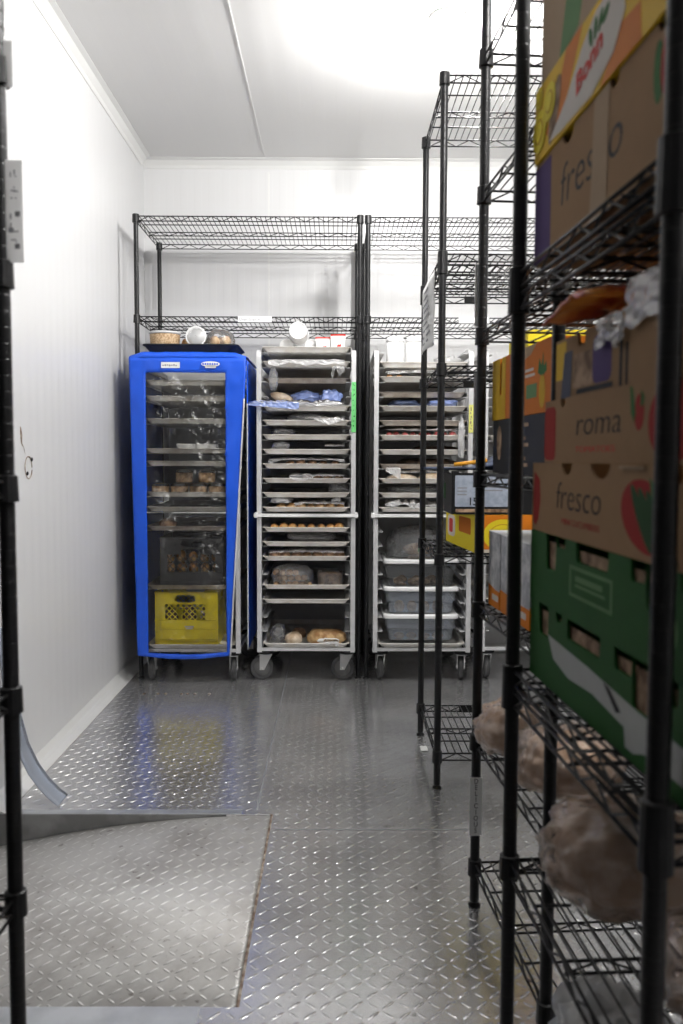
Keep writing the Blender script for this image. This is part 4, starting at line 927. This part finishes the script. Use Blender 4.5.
pr(ab, [rrect(.262, .0, .272, .06, .001, 2), rrect(.282, .0, .29, .055, .001, 2)], K['ink'], 'printed_line')
fl2 = carton('shallow brown lid carton on top of the stack over the roma carton', K['card'], UC, XF+.03, -.02, z4_+.0926, .26, .20, .030, [(.16, .185, .012, 1)], group='cartons topping the green stack')
def shelf_bag(U, lx, ly, z, d, seed, m, label, name='plastic_bag', cat='bag', **kw):
    p = ulocal(U, lx, ly, z+d[2]*.88); return bag(p, d, seed, m, label, z, name, cat, **kw)
# crumpled clear bag hanging over the face of that carton
def drape(U, lx, ly0, ly1, ztop, drop, seed, m, label, name):
    def fn(u, v):
        y = ly0+(ly1-ly0)*u; n = nz(u*6+seed, v*6, seed); r = ridge(u*5+seed, v*4)
        if v < .3: x = lx+.10*(1-v/.3)+.002; z = ztop+.003+.006*abs(n)
        else: x = lx-.004-.006*abs(n)-.004*max(0, r); z = ztop+.003-drop*(.75+.35*nz(u*3, seed))*(v-.3)/.7
        return ulocal(U, x, y, z)
    return tag(MB().grid(fn, 40, 30).build(name, m), label, 'bag', None)
drape(UC, XF+.012, .19, .285, z4_+.092, .055, 3.3, K['wrapthick'], 'crumpled clear bag hanging over the patched carton above the roma carton', 'plastic_bag')
drape(UC, XF+.012, .0, .185, z4_+.0926+.031, .07, 5.9, K['wrapthick'], 'bunched clear bag draped near the shelf post over the patched carton', 'plastic_bag')
sn = MB()
def snack(u, v):
    x, y, z = ulocal(UC, XF-.03+.13*v, .215+.20*u, 0); w_ = math.sin(PI*u)**.5*math.sin(PI*v)**.5
    return (x, y, z4_+.128-.02*v*0+.010*w_+.006*nz(u*6, v*6)-.030*(1-v)*abs(u-.35))
sn.grid(snack, 20, 14); o_ = sn.build('snack_bag', K['snack'], None, solid=.004); tag(o_, 'red and orange bag lying on the topmost carton below the upper shelf', 'bag')
sb = MB().grid(lambda u, v: tuple(Vector(snack(.62+.3*u, .1+.8*v))+Vector((0, 0, .0045))), 8, 10); sb.build('bag_print', K['orange'], o_)['label'] = 'orange printed band'
# upper shelf of the same unit
zU = 1.492+.0178
uf = carton('tall fresco carton with purple end on the upper shelf', K['card'], UC, XF, -.015, zU, .38, .585, .165,
            [(.14, .19, .018, 1), (.33, .36, .016, 1), (.47, .50, .014, 1)], group='fresco cartons')
pr(uf, [rrect(.0, .0, .085, .158, .002)], K['purple'], 'printed_patch', 'purple end panel'); word(uf, 'fresco', .130, .062, .088, .238, K['ink'], shear=.12, off=-.0008)
pr(uf, [[(.262, .0), (.325, .0), (.33, .163), (.275, .163), (.268, .05)]], K['cardpale'], 'tape_strip', 'pale paper tape', lift=.0006)
pr(uf, [ell(.475, .11, .013, .035, 14), ], K['green'], 'printed_pepper'); pr(uf, [ell(.496, .11, .015, .034, 14)], K['red'], 'printed_pepper', lift=.0005)
pr(uf, [[(.49, .0), (.565, .0), (.565, .11), (.52, .08), (.49, .03)]], K['slate'], 'printed_patch')
zY = zU+.165+.0006
yb_ = carton('yellow fruit carton with a white oval logo, on the upper shelf', K['yellowbox'], UC, XF-.004, -.02, zY, .38, .585, .118, [], top=True)
pr(yb_, [[(.155, .118), (.225, .118), (.165, .05), (.10, .012), (.06, .03), (.12, .07)]], K['orange'], 'printed_band'); pr(yb_, [[(.30, .0), (.43, .0), (.425, .045), (.36, .05)]], K['orange'], 'printed_band')
pr(yb_, [[(.08, .010), (.14, .006), (.27, .004), (.345, .025), (.38, .06), (.375, .095), (.335, .110), (.28, .108), (.225, .085), (.165, .045)]], K['cream'], 'logo_ground', 'white logo ground', lift=.0006)
word(yb_, 'Bonn', .205, .028, .040, .105, K['redink'], lift=.0012, shear=.15, rot=.22, off=.0012); 
pr(yb_, [ell(.262+.018*i, .082+.005*i-.0012*i*i, .0145, .006, 10, 1.9-.45*i) for i in range(4)], K['green'], 'printed_leaf', 'green leaf fan', lift=.0012)
for cx_, cz_, r_ in ((.03, .045, .035), (.082, .072, .030), (.025, .1, .018)):
    pr(yb_, [ell(cx_, cz_, r_, r_*.95, 22)], K['brightyellow'], 'printed_fruit', lift=.0018); pr(yb_, [ell(cx_, cz_, r_*.62, r_*.58, 18)], K['yellowend'], 'printed_fruit', lift=.0023)
    pr(yb_, [ell(cx_, cz_, r_*.5, r_*.46, 18)], K['brightyellow'], 'printed_fruit', lift=.0028)
pr(yb_, [ell(.50, .10, .018, .012, 12)], K['redink'], 'printed_patch'); pr(yb_, [ell(.105, .05, .020, .05, 16, -.5)], K['liner'], 'printed_husk', lift=.0004)
zT = zY+.118+.0006
tp = carton('brown carton with faint green print, topmost on the upper shelf', K['cardpale'], UC, XF+.004, -.015, zT, .36, .575, .15, [(.25, .30, .02, 1)])
pr(tp, [[(.09, .0), (.18, .02), (.21, .10), (.13, .11)]], K['palegreen'], 'printed_leaf'); pr(tp, [ell(.28+.03*i, .03+.02*i, .016, .006, 10, .8) for i in range(5)], K['liner'], 'printed_line')
# low shelves: bagged bread, white bags
def bread_bag(U, lx, ly, z, d, seed, label, amp=.21, rz=0.):
    p = ulocal(U, lx, ly, z); b = bag((p[0], p[1], z+d[2]*.88), d, seed, K['bagfilm'], label, z, 'bread_bag', 'bag', 'bread bags on the low shelves', amp, 2.6, 30, .85, rz)
    in_ = MB().blob((0, 0, z+d[2]*.86), (d[0]*.84, d[1]*.84, d[2]*.80), 20, amp*.8, 2.6, seed, z+.006, pw=.85); in_.build('loaf', K['breadpale'] if seed % 2 > 1 else K['bread'], b)
    return b
zB = .445+.0178; zC2 = .464+.0178
bread_bag(UB, .055, .455, zB, (.085, .10, .066), 1.2, 'pinkish bread bag at the far end of the low shelf, overhanging the rim')
bread_bag(UB, .115, .215, zB, (.110, .10, .072), 3.7, 'middle bread bag on the low shelf, a glint on its top')
bread_bag(UC, .165, .44, zC2, (.145, .125, .082), 5.1, 'largest bread bag, sagging over the end of the shelf below the green cartons', rz=.3)
bread_bag(UC, .22, .12, zC2, (.14, .105, .075), 7.9, 'bread bag nearest the front post, below the green cartons')
shelf_bag(UC, .125, .40, .13+.0178, (.095, .12, .10), 4.4, K['whitebag'], 'large whitish plastic bag on the lowest shelf under the bread bags', amp=.3, freq=3.2)
shelf_bag(UC, .33, .16, .13+.0178, (.12, .12, .11), 6.6, K['whitebag'], 'smaller whitish plastic bag on the lowest shelf toward the wall', amp=.25)
pl_ = ulocal(UC, .03, .20, .13+.0168); item(MB().box((0, 0, .11), (.006, .045, .22), bev=.001), 'blue_board', K['floorink'], 'narrow dark blue board standing on the lowest shelf', 'board', loc=pl_, rz=UC['rz'])
# ------------------------------------------------------------------ middle unit: white cartons, black box, orange box
zb2 = .797+.0178
def white_carton(ly, L, label):
    c = carton(label, K['marble'], UB, .024, ly, zb2, .30, L, .188, [], top=True, group='white cartons with orange bases', name='white_carton')
    pr(c, [[(0, 0), (L, 0), (L, .045), (L*.66, .045), (0, .054)]], K['orange'], 'printed_band', 'orange base band')
    for x_, w_ in ((L*.35, L*.55),): pr(c, [rrect(x_, .018, x_+w_, .033, .003, 2)], K['cream'], 'printed_line', lift=.0005)
    mb = MB(); mb.prism([(0, 0), (.30, 0), (.30, .05), (0, .05)], .0005, face_my(0, 0, 0)); mb.build('printed_band', K['orange'], c)
    MB().box((.15, L/2, .1895), (.302, L+.002, .002)).build('carton_lid', K['whitepl'], c)
    return c
white_carton(.470, .105, 'white carton with orange base, farther of the two by the tagged post')
white_carton(.225, .235, 'white carton with orange base, nearer of the two beside the green cartons')
zb3 = 1.136+.0178
bk = carton('black box with tan oval print, under the orange pineapple carton', K['blackpl'], UB, .03, .135, zb3, .34, .44, .132, [], top=True, name='black_box')
pr(bk, [ell(.06, .075, .022, .042, 20)], K['liner'], 'printed_oval', 'tan oval print')
for i in range(7): pr(bk, [rrect(.19+.01*(i % 2), .018+.015*i, .30-.02*(i % 3), .026+.015*i, .001, 2)], K['liner'], 'printed_line')
ob = carton('orange carton with pineapple print and yellow end, on the black box', K['orangebox'], UB, .028, .11, zb3+.1326, .34, .47, .150, [(.07, .085, .09, 0)], top=True, name='fruit_carton')
pr(ob, [[(0, 0), (.12, 0), (.12, .15), (.085, .15), (.085, .06), (.07, .06), (.07, .15), (0, .15)]], K['yellowend'], 'printed_panel', 'yellow end panel')
pr(ob, [ell(.40, .045, .020, .036, 16)], K['yellowend'], 'printed_pineapple'); pr(ob, [[(.37, .085), (.40, .075), (.43, .085), (.425, .105), (.41, .095), (.405, .125), (.395, .097), (.38, .115)]], K['green'], 'printed_leaf')
pr(ob, [rrect(.29, .035, .365, .065, .002)], K['palegreen'], 'printed_stamp'); pr(ob, [rrect(.28, .082, .35, .088, .001, 2), rrect(.28, .094, .34, .10, .001, 2)], K['cream'], 'printed_line')
pr(ob, [[(.25, .15), (.36, .15), (.32, .13), (.25, .12)]], K['cardpale'], 'printed_patch')
shelf_bag(UB, .10, .065, zb3, (.055, .055, .065), 2.6, K['whitebag'], 'knotted white plastic bag beside the black box with tan oval', amp=.3)
# ------------------------------------------------------------------ farthest unit
zA = .83+.0178
fb_ = carton('yellow and orange fruit carton on the farthest unit, under the black box with blue label', K['brightyellow'], None, 0, 0, 0, .36, .46, .138, [], top=True, name='fruit_carton', loc=(.507, 3.02, zA), rz=.095)
fm = lambda polys, m, lift=0., nm='printed_patch', lab=None: printed(polys, face_my(0, -.0002-lift, 0), m, fb_, nm, .0004, lab)
fm([rrect(.0, .0, .36, .138, .001, 2)], K['orange'], nm='printed_panel', lab='orange front panel'); fm([ell(.105, .064, .075, .058, 26)], K['brightyellow'], .0005, 'printed_fruit'); fm([ell(.105, .064, .055, .041, 24)], K['yellowend'], .001, 'printed_fruit'); fm([ell(.105, .064, .050, .037, 24)], K['brightyellow'], .0015, 'printed_fruit')
fm([rrect(.03, .0, .10, .012, .002)], K['cream'], .002)
pr(fb_, [rrect(.03, .03, .16, .115, .03)], K['cream'], 'printed_patch'); pr(fb_, [rrect(.06, .045, .12, .10, .01)], K['redink'], 'printed_patch', lift=.0005); pr(fb_, [rrect(.22, .06, .40, .12, .01)], K['orangebox'], 'printed_patch')
kb = carton('black box with a pale blue label reading 150, on the fruit carton', K['blackpl'], None, 0, 0, 0, .34, .28, .158, [(.02, .26, .012, 0)], [(.02, .30, .012, 0)], top=False, name='black_box', loc=(.424, 3.04, zA+.1386))
def km(polys, m, lift=0., nm='printed_patch', lab=None): return printed(polys, face_my(0, -.0002-lift, 0), m, kb, nm, .0004, lab)
km([rrect(.012, .028, .205, .142, .004)], K['bluelabel'], nm='paper_label', lab='pale blue label')
text_part('150', .040, K['ink'], kb, face_my(.060, -.0008, .034), name='printed_number', sx=.85, off=.0006)
km([rrect(.10+.006*(i % 2), .124-.013*i, .185-.012*(i % 3), .129-.013*i, .0008, 1) for i in range(4)], K['greyink'], .0005, 'printed_line'); km([rrect(.02, .070+.012*i, .055, .075+.012*i, .0008, 1) for i in range(3)], K['greyink'], .0005, 'printed_line')
km([rrect(.015, .008, .24, .020, .002)], K['liner'], nm='printed_line')
pr(kb, [rrect(.05, .05, .12, .11, .01)], K['darkgreen'], 'printed_patch')
nb = thing('nylon_bag', 'dark blue nylon bag with orange edging slumped on the labelled black box', 'bag', (.50, 3.17, zA+.1386+.159))
def nbag(u, v):
    a = 2*PI*u; x = -.17+.42*v; w_ = .10*math.sin(PI*min(1, .12+.88*v))**.6; hgt = .012+.15*max(0, v-.42)**1.3*1.9*(1 if v < .9 else (1-v)*6+.4)
    k = 1+.12*nz(math.cos(a)*2, math.sin(a)*2, v*5)
    return (x+.02*nz(v*5, u*4), w_*math.cos(a)*k, max(0, hgt*.5*(1+math.sin(a))*k)+.001)
MB().grid(nbag, 26, 26).build('bag_body', K['denim'], nb)
MB().tube([(-.06+.03*i, -.075-.012*math.sin(i), .022+.004*i) for i in range(5)], .008, 6).build('bag_edging', K['orangeyellow'], nb)
yb2 = carton('plain yellow carton on the middle shelf of the farthest unit', K['brightyellow'], None, 0, 0, 0, .28, .34, .14, [], top=True, name='yellow_carton', loc=(.70, 3.07, 1.5+.0178))
ps = MB().grid(lambda u, v: (.352-.012*math.sin(PI*u)*(1-v)-.006*nz(u*3, v*3, 7), 3.03+.39*u, 1.595+.268*v+.012*u*(1-v)), 12, 12).build('paper_sheet', K['paper'], None, solid=.0008)
tag(ps, 'white printed sheet hanging from the shelf rim below the lamp', 'paper')
mk = MB(); rnd = random.Random(9)
for i in range(9): mk.box((.3415, 3.22+rnd.uniform(-.02, .02), 1.63+.024*i), (.0008, rnd.uniform(.1, .28), .007))
mk.build('printed_lines', K['greyink'], ps)
sc_ = MB().grid(lambda u, v: (.352+.03*u, 3.33+.055*v, .003+.006*abs(nz(u*4, v*4, 1))), 6, 8).build('paper_scrap', K['paper'], None, solid=.0008); tag(sc_, 'small white scrap on the metal floor near the black posts', 'scrap')
# ------------------------------------------------------------------ vinyl curtain strip by the doorway
pts_ = [(-1.115, .62), (-1.105, .45), (-1.085, .30), (-1.062, .20), (-1.03, .125), (-.995, .070), (-.96, .030), (-.935, .008)]
def vs(u, v):
    t_ = u*(len(pts_)-1); i = min(int(t_), len(pts_)-2); f = t_-i
    x = pts_[i][0]*(1-f)+pts_[i+1][0]*f; z = pts_[i][1]*(1-f)+pts_[i+1][1]*f
    return (x, 2.745+.10*v+.03*u, z)
vsb = MB().grid(vs, 40, 4).build('curtain_strip', K['strip'], None, solid=.003); tag(vsb, 'bluish clear vinyl strip curling onto the floor by the white wall', 'curtain strip')

# ------------------------------------------------------------------ camera, world, colour
cam = bpy.data.cameras.new('camera'); co = bpy.data.objects.new('camera', cam); C.objects.link(co)
bpy.context.scene.camera = co
FPX = 837.
cam.sensor_fit = 'VERTICAL'; cam.sensor_height = 36.; cam.sensor_width = 24.; cam.lens = FPX/1024*36.
p_, y_, r_ = math.radians(3.69), math.radians(.44), math.radians(.2)
fwd = Vector((math.sin(y_)*math.cos(p_), math.cos(y_)*math.cos(p_), -math.sin(p_))); rt = Vector((math.cos(y_), -math.sin(y_), 0)); up = rt.cross(fwd)
r2_, u2_ = rt*math.cos(r_)+up*math.sin(r_), up*math.cos(r_)-rt*math.sin(r_)
co.matrix_world = Matrix(((r2_.x, u2_.x, -fwd.x, 0), (r2_.y, u2_.y, -fwd.y, 0), (r2_.z, u2_.z, -fwd.z, CAMZ), (0, 0, 0, 1)))
cam.clip_start = .02
cam.dof.use_dof = True; cam.dof.focus_distance = 4.3; cam.dof.aperture_fstop = 4.5
wd = bpy.data.worlds.new('world'); bpy.context.scene.world = wd; wd.use_nodes = True
wd.node_tree.nodes['Background'].inputs[0].default_value = (0, 0, 0, 1); wd.node_tree.nodes['Background'].inputs[1].default_value = 0
sc = bpy.context.scene
sc.view_settings.view_transform = 'Standard'; sc.view_settings.look = 'None'; sc.view_settings.gamma = 1; sc.view_settings.use_curve_mapping = False
sc.view_settings.exposure = 0.
sc.cycles.max_bounces = 10; sc.cycles.diffuse_bounces = 2; sc.cycles.transparent_max_bounces = 24; sc.cycles.glossy_bounces = 4
sc.cycles.use_denoising = True
sc.cycles.sample_clamp_indirect = 6
